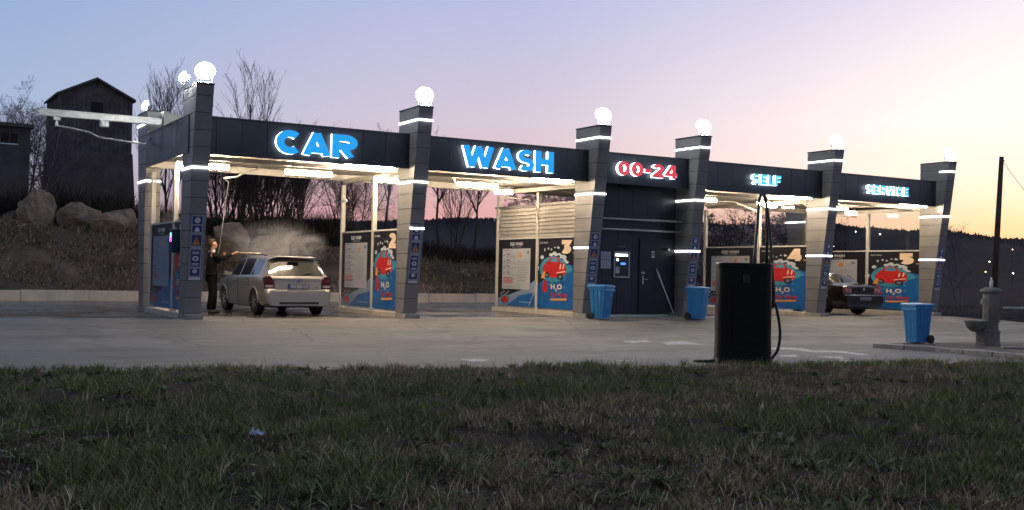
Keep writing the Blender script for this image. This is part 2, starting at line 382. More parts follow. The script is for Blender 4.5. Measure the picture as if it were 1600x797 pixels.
# parking lot: one sloping sheet of worn concrete
def lot_mat():
    m, t, b = node_mat('worn_lot_surface'); tc = nn(t, 'ShaderNodeTexCoord'); O = tc.outputs['Object']
    s = nn(t, 'ShaderNodeSeparateXYZ', {0: O})
    n1 = nn(t, 'ShaderNodeTexNoise', {'Vector': O, 'Scale': .35, 'Detail': 7., 'Roughness': .6, 'Distortion': .4})
    mp = nn(t, 'ShaderNodeMapping', {'Vector': O}); mp.inputs['Scale'].default_value = (.25, 1.6, 1)
    n3 = nn(t, 'ShaderNodeTexNoise', {'Vector': mp.outputs[0], 'Scale': .9, 'Detail': 6., 'Roughness': .6})
    n2 = nn(t, 'ShaderNodeTexNoise', {'Vector': O, 'Scale': 28., 'Detail': 4., 'Roughness': .8})
    f = mathn(t, 'ADD', mathn(t, 'MULTIPLY', n1.outputs[0], .40), mathn(t, 'ADD', mathn(t, 'MULTIPLY', n3.outputs[0], .32), mathn(t, 'MULTIPLY', n2.outputs[0], .28)))
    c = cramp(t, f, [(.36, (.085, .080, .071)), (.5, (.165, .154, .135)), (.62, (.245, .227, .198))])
    # darker asphalt with lamp light falloff painted in, on the lane towards the verge
    lane_fade = nn(t, 'ShaderNodeMapRange', {0: mathn(t, 'ADD', s.outputs[1], mathn(t, 'ADD', mathn(t, 'MULTIPLY', s.outputs[0], .12), mathn(t, 'MULTIPLY', n1.outputs[0], 1.2))), 1: -3.8, 2: -5.6, 3: 0., 4: 1.})
    c = mixc(t, mathn(t, 'MULTIPLY', lane_fade.outputs[0], .62), c, cramp(t, f, [(.36, (.05, .05, .051)), (.62, (.115, .113, .112))]))
    vo = nn(t, 'ShaderNodeTexVoronoi', {'Vector': nn(t, 'ShaderNodeVectorMath', {0: O, 1: n1.outputs['Color']}, operation='ADD').outputs[0], 'Scale': .30}, feature='DISTANCE_TO_EDGE')
    crack = cramp(t, vo.outputs[0], [(0, (1, 1, 1)), (.010, (0, 0, 0))])
    c = mixc(t, mathn(t, 'MULTIPLY', crack, .55), c, (.05, .047, .042))
    # stains, tyre tracks and slab joints
    st_ = nn(t, 'ShaderNodeTexNoise', {'Vector': O, 'Scale': .9, 'Detail': 3., 'Distortion': 1.5})
    c = mixc(t, mathn(t, 'MULTIPLY', cramp(t, st_.outputs[0], [(.58, (0, 0, 0)), (.68, (1, 1, 1))]), .38), c, (.06, .055, .05))
    tw = nn(t, 'ShaderNodeTexWave', {'Vector': O, 'Scale': .16, 'Distortion': 3.2, 'Detail': 2., 'Detail Scale': .5}, wave_type='BANDS', bands_direction='Y')
    tn = nn(t, 'ShaderNodeTexNoise', {'Vector': O, 'Scale': .5, 'Detail': 2.})
    c = mixc(t, mathn(t, 'MULTIPLY', mathn(t, 'MULTIPLY', cramp(t, tw.outputs[1], [(.78, (0, 0, 0)), (.9, (1, 1, 1))]), cramp(t, tn.outputs[0], [(.45, (0, 0, 0)), (.6, (1, 1, 1))])), .35), c, (.055, .052, .05))
    jo = nn(t, 'ShaderNodeTexBrick', {'Vector': O, 'Scale': 1., 'Mortar Size': .006, 'Brick Width': 5.27, 'Row Height': 4.1, 'Color1': (0, 0, 0, 1), 'Color2': (0, 0, 0, 1), 'Mortar': (1, 1, 1, 1)}); jo.offset = 0
    c = mixc(t, mathn(t, 'MULTIPLY', jo.outputs[0], .5), c, (.05, .047, .042))
    # water on the bay floors and the wet patches that run out of them
    bay = nn(t, 'ShaderNodeMapRange', {0: s.outputs[1], 1: -1.6, 2: .8, 3: 0., 4: .75})
    mp2 = nn(t, 'ShaderNodeMapping', {'Vector': O}); mp2.inputs['Scale'].default_value = (.5, 1.3, 1); mp2.inputs['Location'].default_value = (3.1, .7, 0)
    nw = nn(t, 'ShaderNodeTexNoise', {'Vector': mp2.outputs[0], 'Scale': .8, 'Detail': 4.})
    wet = cramp(t, mathn(t, 'ADD', mathn(t, 'MULTIPLY', bay.outputs[0], .28), mathn(t, 'MULTIPLY', nw.outputs[0], .8)), [(.52, (0, 0, 0)), (.60, (1, 1, 1))])
    wet = mathn(t, 'MULTIPLY', wet, mathn(t, 'MULTIPLY', bay.outputs[0], 1.35), True)
    c = mixc(t, mathn(t, 'MULTIPLY', wet, .62), c, (.045, .042, .038))
    t.links.new(c, b.inputs['Base Color'])
    rg = nn(t, 'ShaderNodeMapRange', {0: wet, 1: 0., 2: 1., 3: .82, 4: .16}); t.links.new(rg.outputs[0], b.inputs['Roughness'])
    bs = nn(t, 'ShaderNodeMapRange', {0: wet, 1: 0., 2: 1., 3: .5, 4: .06})
    bp = nn(t, 'ShaderNodeBump', {'Height': n2.outputs[0], 'Strength': bs.outputs[0], 'Distance': .012}); t.links.new(bp.outputs[0], b.inputs['Normal'])
    return m
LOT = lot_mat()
xs = np.concatenate([np.linspace(-50, -8, 30, endpoint=False), np.linspace(-8, 25.1, 120), np.linspace(25.35, 60, 50)])
vv = np.linspace(0, 1, 110)
yh = np.where(xs < 25.2, 12.2, np.interp(xs, [25.3, 29, 32, 60], [.7, 1.9, 1.3, -1])); yl = edge(xs)-.9
X = np.repeat(xs[:, None], 110, 1); Y = yl[:, None]+(yh-yl)[:, None]*vv[None]; Z = lotz(X, Y)
V, F = grid_np(X, Y, Z)
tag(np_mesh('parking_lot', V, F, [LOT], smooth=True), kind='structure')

# worn road paint
PAINT = mat('worn_road_paint', (.30, .30, .285), .7, var=.3, scale=12)
rp = random.Random(3)
def paint(poly, name='road_marking'):
    P = []
    for i in range(len(poly)):
        a, b = poly[i], poly[(i+1) % len(poly)]
        for k in range(6):
            f = k/6; P.append((a[0]+(b[0]-a[0])*f+rp.uniform(-.07, .07), a[1]+(b[1]-a[1])*f+rp.uniform(-.07, .07)))
    mb = MB(); mb.add([(x, y, float(lotz(x, y))+.005) for x, y in P], [tuple(range(len(P)))], PAINT)
    tag(mb.build(name), kind='structure')
paint([(9.0, -5.6), (9.7, -5.35), (9.75, -6.0), (8.8, -6.0)])
paint([(8.2, -5.3), (8.9, -5.1), (8.9, -5.4), (8.2, -5.6)])
paint([(10.1, -6.9), (11.3, -7.25), (11.0, -8.5), (10.65, -8.5), (10.75, -7.6), (10.0, -7.4)])
paint([(11.2, -7.9), (11.6, -8.3), (11.3, -9.3), (11.0, -9.2)])
paint([(9.3, -8.9), (9.7, -8.85), (9.45, -9.2), (9.05, -9.15)])
paint([(9.9, -9.3), (10.3, -9.5), (10.0, -9.95), (9.7, -9.8)])
paint([(9.6, -10.05), (9.85, -10.2), (9.6, -10.5), (9.4, -10.35)])
paint([(2.85, -7.9), (3.25, -8.1), (3.05, -8.5), (2.8, -8.4)])
paint([(5.4, -8.9), (5.65, -8.95), (5.55, -9.1), (5.35, -9.05)])

# kerb wall along the foot of the bank
kw = MB()
x = -52.0; j = 0
while x < 24.9:
    L = 2.0; x1 = min(x+L-.012, 25.0)
    kw.box((x, 12.2, -.2), (x1, 12.42, .21+.008*math.sin(j*2.3)), CREAMC); x += L; j += 1
o = kw.build('kerb_wall', bevel=.015); tag(o, 'long low pale concrete kerb wall at the foot of the brown bank', 'kerb')

# raised kerb island at the right with rough fill
isl = [(13.28, -7.72), (13.72, -9.0), (13.62, -11.6), (22, -13.5), (24, -9.5), (18.5, -8.2), (15.0, -7.6)]
fill = soil_mat('island_fill', (.10, .085, .07), (.19, .17, .14), (.28, .25, .21), 1.5)
mb = MB(); mb.add([(x, y, -.372) for x, y in isl], [tuple(range(len(isl)))], fill); 
tag(mb.build('island_fill'), kind='structure')
kb = MB()
pts = [(15.0, -7.6), (13.28, -7.72), (13.72, -9.0), (13.7, -10.4), (13.62, -11.9)]
for (a, b_) in zip(pts, pts[1:]):
    a = Vector((*a, 0)); b2 = Vector((*b_, 0)); L = (b2-a).length; n = max(1, round(L/.8)); d = (b2-a)/L; nrm = Vector((-d.y, d.x, 0))
    for k in range(n):
        p = a+d*(L*k/n+.012); q = a+d*(L*(k+1)/n-.012); h = -.355+rp.uniform(-.008, .012)
        kb.hexa([p-nrm*.09+Vector((0,0,-.5)), q-nrm*.09+Vector((0,0,-.5)), q+nrm*.09+Vector((0,0,-.5)), p+nrm*.09+Vector((0,0,-.5)),
                 p-nrm*.09+Vector((0,0,h)), q-nrm*.09+Vector((0,0,h)), q+nrm*.09+Vector((0,0,h)), p+nrm*.09+Vector((0,0,h))], CONC)
tag(kb.build('kerb', bevel=.015), 'row of worn grey kerb stones edging the raised island under the blue bin', 'kerb')

# verge soil
xs = np.linspace(-22, 24, 240); vv = np.linspace(0, 1, 150)
ye = edge(xs)+(fbm(xs*1.3, xs*0+3)-.5)*.9
X = np.repeat(xs[:, None], 150, 1); Y = ye[:, None]+(-34-ye)[:, None]*(vv[None]**1.3)
def verge_z(x, y):
    d = edge(x)-y
    return -.47+.05*sstep(0, .5, d)-.06*sstep(3, 9, d)+(fbm(x*.9, y*.9)-.5)*.22*sstep(.9, 2.0, d)+(fbm(x*3.3+5, y*3.3)-.5)*.13*sstep(.5, 1.3, d)
Z = verge_z(X, Y)
Z[:, 0] -= .03
V, F = grid_np(X, Y, Z); F = F[:, ::-1]
tag(np_mesh('verge_soil', V, F, [SOILV], smooth=True), kind='structure')

# blades
def vc_mat(name, rough=.8, tr=.15):
    m, t, b = node_mat(name); a = nn(t, 'ShaderNodeAttribute', attribute_name='Col')
    t.links.new(a.outputs['Color'], b.inputs['Base Color']); b.inputs['Roughness'].default_value = rough
    b.inputs['Specular IOR Level'].default_value = .25
    return m
BLADE = vc_mat('grass_blades')
def blades(rng, x, y, z, h, w, lean, cols, curl=.5):
    n = len(x); a = rng.rand(n)*2*np.pi; dx, dy = np.cos(a), np.sin(a); lx = rng.rand(n)*2*np.pi
    ln = lean*(.3+rng.rand(n)); ox, oy = np.cos(lx)*ln*h, np.sin(lx)*ln*h
    V = np.zeros((n, 6, 3))
    for k, (t, ww) in enumerate(((0, 1), (.55, .8), (1, .12))):
        bx = x+ox*t**(1+curl); by = y+oy*t**(1+curl); bz = z+h*(t-.18*ln*t*t)
        V[:, 2*k] = np.stack([bx-dx*w*ww/2, by-dy*w*ww/2, bz], 1); V[:, 2*k+1] = np.stack([bx+dx*w*ww/2, by+dy*w*ww/2, bz], 1)
    i = np.arange(n)[:, None]*6
    F = np.concatenate([i+np.array([[0, 1, 3, 2]]), i+np.array([[2, 3, 5, 4]])], 0)
    Cc = np.repeat(cols[:, None, :], 6, 1).reshape(-1, 3)
    return V.reshape(-1, 3), F, Cc
def merge(L):
    Vs, Fs, Cs = [], [], []; o = 0
    for V, F, c in L: Vs.append(V); Fs.append(F+o); Cs.append(c); o += len(V)
    return np.concatenate(Vs), np.concatenate(Fs), np.concatenate(Cs)
rng = np.random.RandomState(11)
fwd = np.array([math.sin(YAW), math.cos(YAW)]); rgt = np.array([math.cos(YAW), -math.sin(YAW)])
def sample(n, dmin, dmax, pw=1.0, spread=.53):
    d = dmin*(dmax/dmin)**(rng.rand(n)**pw); s = (rng.rand(n)*2-1)*(d*spread+.8)
    return CAM.x+fwd[0]*d+rgt[0]*s, CAM.y+fwd[1]*d+rgt[1]*s
def pal(n, P, wts):
    P = np.array(P); i = rng.choice(len(P), n, p=np.array(wts)/sum(wts)); return P[i]*(.5+1.2*rng.rand(n, 1)**1.6)
L = []
def put(n, dmin, dmax, fn, pw=1.0):
    x, y = sample(n, dmin, dmax, pw); k = y < edge(x)+.12+(fbm(x*2, y*2)-.5)*.6; x, y = x[k], y[k]
    r = fn(x, y)
    if r is not None: L.append(r)
GRN = [(.11, .145, .036), (.16, .19, .055), (.25, .27, .10)]; DRY = [(.52, .41, .24), (.30, .21, .125), (.70, .57, .38), (.22, .13, .085)]
def lawn(x, y):
    g = fbm(x*.55+3, y*.55, 3); g2 = fbm(x*2.2, y*2.2+9, 3)
    keep = rng.rand(len(x)) < sstep(.38, .55, g2)*1.0+.06
    x, y, g, g2 = x[keep], y[keep], g[keep], g2[keep]; n = len(x)
    pg = sstep(.49, .60, g+(g2-.5)*.6); isg = rng.rand(n) < pg*.82+.08
    c = np.where(isg[:, None], pal(n, GRN, [3, 4, 2]), pal(n, DRY, [3, 4, 1, 4]))
    h = (.025+.075*rng.rand(n)**1.8)*(.45+1.6*sstep(.38, .68, g2))*np.where(isg, 1.15, .85)
    return blades(rng, x, y, verge_z(x, y)-.005, h, .0045+.006*rng.rand(n), .9, c)
put(210000, 5.4, 20, lawn, .85)
def tufts(x, y):
    n0 = len(x); X_, Y_, H, Wd, Cc = [], [], [], [], []
    g = fbm(x*.55+3, y*.55, 3)
    for i in range(n0):
        k = rng.randint(14, 38); r = rng.rand(k)**.6*rng.uniform(.04, .12); a = rng.rand(k)*6.28
        X_.append(x[i]+r*np.cos(a)); Y_.append(y[i]+r*np.sin(a)); hh = rng.uniform(.07, .16)*(1 if g[i] > .45 else .75)
        H.append(hh*(.5+.6*rng.rand(k))); Wd.append(.004+.005*rng.rand(k))
        Cc.append(pal(k, GRN, [3, 4, 3]) if rng.rand() < (.85 if g[i] > .47 else .3) else pal(k, DRY, [3, 3, 2, 2]))
    x, y = np.concatenate(X_), np.concatenate(Y_)
    return blades(rng, x, y, verge_z(x, y)-.01, np.concatenate(H), np.concatenate(Wd), .55, np.concatenate(Cc), 1.)
put(1500, 5.4, 19, tufts, .9)
def edgetufts(n):
    x = rng.uniform(-8, 15, n); y = edge(x)+.38-rng.rand(n)**1.2*1.0; k = fbm(x*.8, x*0+2) > .40; return x[k], y[k]
x, y = edgetufts(620); L.append(tufts(x, y))
def rosette(x, y):       # low broad leaved weeds
    X_, Y_, C_ = [], [], []
    for i in range(len(x)):
        k = rng.randint(10, 22); X_.append(np.full(k, x[i])+rng.randn(k)*.015); Y_.append(np.full(k, y[i])+rng.randn(k)*.015)
        C_.append(pal(k, [(.10, .14, .045), (.14, .18, .06), (.18, .20, .09)], [3, 3, 1]))
    x, y = np.concatenate(X_), np.concatenate(Y_); n = len(x)
    return blades(rng, x, y, verge_z(x, y), .05+.04*rng.rand(n), .015+.014*rng.rand(n), 1.5, np.concatenate(C_), 0.)
put(900, 5.4, 17, rosette)
def stalks(x, y):
    n = len(x); return blades(rng, x, y, verge_z(x, y), .09+.16*rng.rand(n), np.full(n, .004), .45, pal(n, DRY, [4, 2, 4, 1]), .8)
put(3200, 5.4, 19, stalks)
def litterl(x, y):       # dead curled leaves lying flat
    n = len(x); return blades(rng, x, y, verge_z(x, y)+.012, .018+.02*rng.rand(n), .012+.012*rng.rand(n), 2.2, pal(n, [(.22, .18, .13), (.12, .08, .06), (.30, .27, .22)], [3, 4, 1]), 0.)
put(9000, 5.4, 17, litterl)
def thatch(x, y):        # fine matted dead grass on the soil
    n = len(x); return blades(rng, x, y, verge_z(x, y)+.004, .012+.02*rng.rand(n), .003+.004*rng.rand(n), 2.0, pal(n, [(.17, .13, .085), (.10, .07, .05), (.24, .20, .14), (.07, .045, .035)], [4, 4, 1, 3]), 0.)
put(90000, 5.4, 18, thatch)
V, F, Cc = merge(L)
tag(np_mesh('grass', V, F, [BLADE], colors=Cc), kind='stuff', label='short dry and green grass covering the foreground verge', cat='grass')

# dry tufts on the bank and dark brush on top of it
L = []
n = 60000; x = rng.uniform(-9, 34, n); y = 12.5+rng.rand(n)**.8*8; k = (fbm(x*.7, y*.9) > .40) & (x < 24.8); x, y = x[k], y[k]; n = len(x)
L.append(blades(rng, x, y, bank(x, y)-.02, .06+.20*rng.rand(n)**2, .02+.03*rng.rand(n), .9, pal(n, [(.19, .145, .095), (.32, .25, .165), (.10, .078, .052), (.07, .08, .035)], [4, 3, 4, 1])))
n = 9000; x = rng.uniform(25.8, 60, n); y = rng.uniform(1.6, 30, n); L.append(blades(rng, x, y, ground_h(x, y)-.02, (.02+.07*rng.rand(n)), .02+.03*rng.rand(n), .6, pal(n, [(.022, .02, .016), (.035, .028, .02)], [1, 1])))
V, F, Cc = merge(L); tag(np_mesh('dry_grass', V, F, [BLADE], colors=Cc), kind='stuff', label='brown dry grass on the bank behind the wash bays', cat='grass')
L = []
n = 26000; x = rng.uniform(-14, 12.5, n); y = rng.uniform(20.6, 27, n)
L.append(blades(rng, x, y, bank(x, np.minimum(y, 22))-.1, .5+1.5*rng.rand(n)*(.4+fbm(x*.5, y*.5)), .02+.03*rng.rand(n), .5, pal(n, [(.022, .018, .014), (.04, .03, .022), (.03, .032, .018)], [4, 2, 1]), .6))
n = 16000; x = rng.uniform(12, 30, n); y = rng.uniform(17, 24, n)
L.append(blades(rng, x, y, bank(x, y)-.1, .2+.7*rng.rand(n)*(.4+fbm(x*.5, y*.5)), .03+.03*rng.rand(n), .5, pal(n, [(.022, .017, .014), (.035, .026, .02)], [4, 2]), .6))
V, F, Cc = merge(L); tag(np_mesh('brush', V, F, [BLADE], colors=Cc), kind='stuff', label='dark leafless brush along the top of the bank', cat='brush')

# far wooded hills
SK = [(-900, 330), (-300, 335), (0, 338), (350, 343), (700, 345), (830, 338), (1000, 345), (1110, 351), (1200, 352), (1300, 352), (1350, 357), (1480, 362), (1540, 369), (1600, 377), (1750, 384), (2200, 392), (2900, 400)]
px = np.arange(-900, 2900, 1.4); py = np.interp(px, [a for a, b in SK], [b for a, b in SK])
px_ = []
top = np.array([at(a, b, 720.) for a, b in zip(px, py)])
rows = np.array([0, .06, .15, .3, .45, .6, .72, .82, .9, .96, 1.0, 1.06, 1.2])
X = np.zeros((len(px), len(rows))); Y = X.copy(); Z = X.copy()
for j, t in enumerate(rows):
    f = (260+(720-260)*t)/720
    X[:, j] = CAM.x+(top[:, 0]-CAM.x)*f; Y[:, j] = CAM.y+(top[:, 1]-CAM.y)*f
    hz = top[:, 2]; prof = min(t, 1)**1.15 if t <= 1 else 1-(t-1)*2.5
    Z[:, j] = -3+(hz+3)*prof
rough = (np.abs(rng.randn(*X.shape))*1.0*(rows > .88)+(fbm(X*.05, Y*.05)-.5)*5)*(rows > .05)
Z += rough
hillm = soil_mat('dark_wooded_hill', (.010, .0095, .012), (.019, .017, .020), (.032, .028, .029), .03)
V, F = grid_np(X, Y, Z); F = F[:, ::-1]
tag(np_mesh('hills', V, F, [hillm], smooth=True), kind='structure')
# ------------------------------------------------------------------ the car wash
STRIP = emission('led_strip_light', (.93, .96, 1.0), 7.0)
TUBE = emission('warm_tube_light', (1.0, .77, .54), 175.0)
FLOOD = emission('flood_lens_light', (1.0, .98, .92), 520.0)
H_F, H_B, YF = 4.35, 3.53, -.36
yrear = lambda x: 3.9+.07*x
B = empty('car_wash_building', (12.4, 0, -.12)); B_off = Vector((-12.4, 0, .12))
tag(B, 'open self service car wash building with black fascia and six leaning grey columns', 'car wash')
def bpart(mb, name, **k):
    o = mb.build(name, B, **k); o.location = B_off; return o
def sub(mb, name, parent, **k): return mb.build(name, parent, **k)

# roof deck, ceiling ribs, rear beam
rf = MB(); xa, xb = .02, 24.9
rf.hexa([(xa, YF+.07, 3.60), (xb, YF+.07, 3.60), (xb, yrear(xb), 3.74), (xa, yrear(xa), 3.74),
         (xa, YF+.07, 3.72), (xb, YF+.07, 3.72), (xb, yrear(xb), 3.86), (xa, yrear(xa), 3.86)], BEIGE)
x = .15
while x < 24.8:
    rf.hexa([(x, YF+.08, 3.575), (x+.12, YF+.08, 3.575), (x+.12, yrear(x), 3.715), (x, yrear(x), 3.715),
             (x, YF+.08, 3.602), (x+.12, YF+.08, 3.602), (x+.12, yrear(x), 3.742), (x, yrear(x), 3.742)], BEIGE); x += .3
bpart(rf, 'roof')
bm_ = MB()
bm_.hexa([(xa, yrear(xa)-.14, 3.52), (xb, yrear(xb)-.14, 3.52), (xb, yrear(xb)-.02, 3.52), (xa, yrear(xa)-.02, 3.52),
          (xa, yrear(xa)-.14, 3.69), (xb, yrear(xb)-.14, 3.69), (xb, yrear(xb)-.02, 3.69), (xa, yrear(xa)-.02, 3.69)], BEIGE)
bm_.box((xa, .30, 3.46), (xb, .40, 3.56), BEIGE)
bpart(bm_, 'roof_beam', bevel=.006)
for X_ in COLX[1:]:
    c = MB(); c.hexa([(X_+.06, .28, 3.40), (X_+.17, .28, 3.40), (X_+.17, yrear(X_)-.15, 3.44), (X_+.06, yrear(X_)-.15, 3.44),
                      (X_+.06, .28, 3.52), (X_+.17, .28, 3.52), (X_+.17, yrear(X_)-.15, 3.56), (X_+.06, yrear(X_)-.15, 3.56)], BEIGE)
    bpart(c, 'cross_beam', bevel=.005)

# fascia: clad panels with open joints over a dark core
fa = MB()
fa.box((.03, YF+.02, H_B+.01), (24.90, YF+.065, H_F-.01), SEAM)
n = 43; dx = 24.92/n
for i in range(n):
    j = random.Random(i).uniform(-.002, .002)
    fa.box((i*dx+.005, YF+j, H_B), ((i+1)*dx-.005, YF+.018+j, H_F), DARK)
fa.box((-.005, YF-.012, H_F+.001), (24.925, YF+.09, H_F+.03), DARK)
bpart(fa, 'fascia')
fl = MB(); yl_ = yrear(0)+.1; m_ = 8; dy = (yl_-YF-.03)/m_
fl.box((-.0, YF+.03, H_B+.01), (.028, yl_, H_F-.01), SEAM)
for i in range(m_): fl.box((-.022, YF+.03+i*dy+.005, H_B), (-.003, YF+.03+(i+1)*dy-.005, H_F), DARK)
fl.box((-.035, YF+.095, H_F+.001), (.06, yl_, H_F+.03), DARK)
bpart(fl, 'side_fascia')
fr = MB()
fr.box((24.9, YF+.07, H_B), (24.95, yrear(24.9), H_F), DARK); bpart(fr, 'side_fascia')
fb = MB(); n = 42
for i in range(n):
    a, b_ = i*24.9/n+.006, (i+1)*24.9/n-.006
    fb.hexa([(a, yrear(a)+.01, 3.70), (b_, yrear(b_)+.01, 3.70), (b_, yrear(b_)+.05, 3.70), (a, yrear(a)+.05, 3.70),
             (a, yrear(a)+.01, H_F), (b_, yrear(b_)+.01, H_F), (b_, yrear(b_)+.05, H_F), (a, yrear(a)+.05, H_F)], GREY)
bpart(fb, 'rear_fascia')

# columns
SIGNBLUE = mat('sign_blue', (.015, .045, .16), .35, var=.1); SIGNSIL = mat('sign_silver_backing', (.30, .33, .38), .35, .5, var=.1)
SWHITE = mat('sign_white', (.6, .62, .66), .5, var=0); SORANGE = mat('sign_orange', (.55, .20, .03), .5, var=0); SRED = mat('sign_red', (.5, .02, .03), .5, var=0)
HC = 4.985
def column(X_, base, sgn, strips, icons):
    """sgn -1: leans towards the road; +1: mirrored, leans to the back"""
    yb = lambda z: base+sgn*(.46+.69*max(z, 0)/HC)     # leaning edge
    yr_ = base
    pr = lambda z0, z1, i=0.: [(yr_-sgn*(-i), z0), (yb(z0)-sgn*i, z0), (yb(z1)-sgn*i, z1), (yr_+sgn*i, z1)]
    xm = lambda x: (lambda a, b, d: (x+d, a, b))
    k = MB(); k.prism([(yr_+sgn*.015, .0), (yb(0)-sgn*.015, .0), (yb(HC)-sgn*.015, HC-.01), (yr_+sgn*.015, HC-.01)], xm(X_), .015, T_-.015, SEAM)
    z = 0.; st = .365
    while z < HC-.05:
        z1 = min(z+st, HC); 
        if HC-z1 < .1: z1 = HC
        k.prism([(yr_, z+.006), (yb(z), z+.006), (yb(z1), z1-.006), (yr_, z1-.006)], xm(X_), 0, T_, GREY); z = z1
    k.box((X_-.012, min(yr_, yb(HC))-.01, HC+.001), (X_+T_+.012, max(yr_, yb(HC))+.01, HC+.03), DARK)
    c = bpart(k, 'column', bevel=.004)
    f = MB(); y0, y1 = sorted((yr_, yb(0)+sgn*.16)); f.box((X_-.01, y0, -.15), (X_+T_+.01, y1, -.004), CONC); f.build('footing', c, bevel=.01)
    for z, side, front, lo in strips:
        s = MB(); h = .021
        if side:
            a, b_ = sorted((yr_+sgn*.01, yb(z)))
            if lo: a, b_ = a, a+(b_-a)*.30
            s.box((X_-.022, a, z-h), (X_-.002, b_, z+h), STRIP)
            s.build('light_strip', c)
        if front:
            s = MB(); y0, y1 = sorted((yb(z)+sgn*.006, yb(z)+sgn*.028)) if sgn < 0 else sorted((yr_-.03, yr_-.004))
            s.box((X_-.004, y0, z-h), (X_+T_+.004, y1, z+h), STRIP); s.build('light_strip', c)
    if icons:
        fn = lambda u, v, d: (X_+T_/2+u, yb(v)-d-.004, v)
        p = MB(); R_ = lambda a, b, c_, d_: [(a, b), (c_, b), (c_, d_), (a, d_)]
        p.prism(R_(-.13, .74, .13, 2.17), fn, 0, .006, SIGNSIL)
        circ = lambda cx, cz, r, n=16: [(cx+r*math.cos(2*math.pi*i/n), cz+r*math.sin(2*math.pi*i/n)) for i in range(n)]
        def blue(z0, z1): p.prism(R_(-.105, z0, .105, z1), fn, .006, .009, SIGNBLUE)
        blue(1.97, 2.14); p.flat(circ(0, 2.055, .062), fn, .011, SWHITE); p.flat([(-.045, 2.085), (-.03, 2.1), (.045, 2.03), (.03, 2.015)], fn, .013, SRED)
        blue(1.80, 1.94); p.flat(R_(-.05, 1.81, .05, 1.87), fn, .011, SWHITE); p.flat(R_(-.03, 1.87, .03, 1.90), fn, .011, SWHITE)
        blue(1.50, 1.73); p.flat([(-.085, 1.52), (.085, 1.52), (0, 1.70)], fn, .011, SORANGE); p.flat([(-.008, 1.58), (.008, 1.58), (.012, 1.65), (-.012, 1.65)], fn, .013, SIGNBLUE); p.flat(R_(-.009, 1.545, .009, 1.562), fn, .013, SIGNBLUE)
        blue(1.04, 1.41); p.flat([(-.07, 1.22), (-.04, 1.17), (.04, 1.17), (.075, 1.22), (.04, 1.27), (-.04, 1.27)], fn, .011, SWHITE); p.flat(circ(0, 1.22, .03, 12), fn, .013, SIGNBLUE)
        for zz in (1.36, 1.33, 1.11, 1.08): p.flat(R_(-.075, zz-.008, .075, zz+.006), fn, .011, SWHITE)
        blue(.84, 1.0); p.flat(circ(0, .94, .048), fn, .011, SWHITE); p.flat([(-.02, .965), (-.008, .97), (.025, .92), (.012, .91)], fn, .013, SRED)
        p.flat(R_(-.12, .755, .12, .80), fn, .009, SWHITE)
        p.build('instruction_sign', c)
    return c
column(COLX[0], .28, -1, [(3.2, 1, 1, 0)], 1)
column(COLX[1], .28, -1, [(4.68, 1, 1, 0), (3.2, 1, 1, 0), (2.08, 0, 1, 0)], 1)
for i in (2, 3, 4): column(COLX[i], .28, -1, [(4.68, 1, 1, 0), (3.2, 1, 1, 0), (1.76, 1, i > 2, 0)], 1)
column(COLX[5], .28, -1, [(4.68, 1, 1, 1), (3.2, 1, 1, 0), (1.76, 1, 1, 0)], 1)
column(0.0, 4.12, 1, [(4.68, 1, 1, 0), (3.2, 1, 1, 0)], 0)
column(24.55, 5.62, 1, [(3.2, 1, 1, 0)], 0)

# service room between the third and fourth columns
rm = MB()
xw0, xw1 = 10.935, 13.99; n = 6
for i in range(n):
    a = xw0+(xw1-xw0)*i/n; b_ = xw0+(xw1-xw0)*(i+1)/n
    rm.box((a+.004, .20, -.10), (b_-.004, .225, 3.60), DARK)
rm.box((xw0, .227, -.12), (xw1, .27, 3.60), SEAM)
rm.box((10.66, .30, -.12), (10.70, 4.75, 3.0), CORR)
z = 2.10
while z < 2.98: rm.box((10.635, .30, z), (10.661, 4.75, z+.055), CORR); z += .11
rm.box((10.66, 4.752, -.12), (14.2, 4.80, 3.0), CORR); rm.box((14.16, .30, -.12), (14.2, 4.75, 3.0), CORR)
rm.box((10.62, .28, 3.002), (14.24, 4.84, 3.06), GREY)
bpart(rm, 'service_room')
st = MB(); st.box((10.95, .02, -.14), (13.98, .19, -.06), CREAMC); bpart(st, 'doorstep', bevel=.01)
for z in (2.59, 2.30):
    t = MB(); t.tube([(10.95, -.10, z), (13.99, -.10, z)], .028, STEEL, 10)
    for xx in (11.1, 12.5, 13.8): t.tube([(xx, -.10, z), (xx, .2, z)], .014, STEEL, 6)
    bpart(t, 'rail', smooth=True)
d = MB(); d.box((12.74, .170, -.04), (13.86, .198, 2.05), mat('door_dark_paint', (.018, .02, .026), .45, .2, var=.15))
d.box((12.70, .160, -.05), (12.735, .199, 2.09), DARK); d.box((13.865, .160, -.05), (13.90, .199, 2.09), DARK); d.box((12.70, .160, 2.053), (13.90, .199, 2.09), DARK)
dr = bpart(d, 'door', bevel=.004)
h = MB(); h.box((12.80, .150, .80), (12.84, .168, 1.03), CHROME); h.tube([(12.82, .155, .94), (12.82, .105, .94), (12.95, .105, .935)], .011, CHROME, 8); h.build('handle', dr, bevel=.003)
g = MB(); g.box((12.77, .150, 1.09), (12.88, .166, 1.15), STEEL); g.build('lock', dr)
g = MB(); g.box((13.13, .162, 1.55), (13.22, .168, 1.74), WHITE); g.box((13.15, .159, 1.6), (13.2, .1615, 1.70), SIGNBLUE); g.build('notice', dr)
g = MB(); g.lathe([(.03, 0), (.045, .02), (.045, .09), (.02, .1)], CHROME, (13.66, .05, 1.80), 12, 'y'); g.box((13.63, .145, 1.76), (13.69, .2, 1.84), STEEL); o = bpart(g, 'door_lamp', smooth=False)

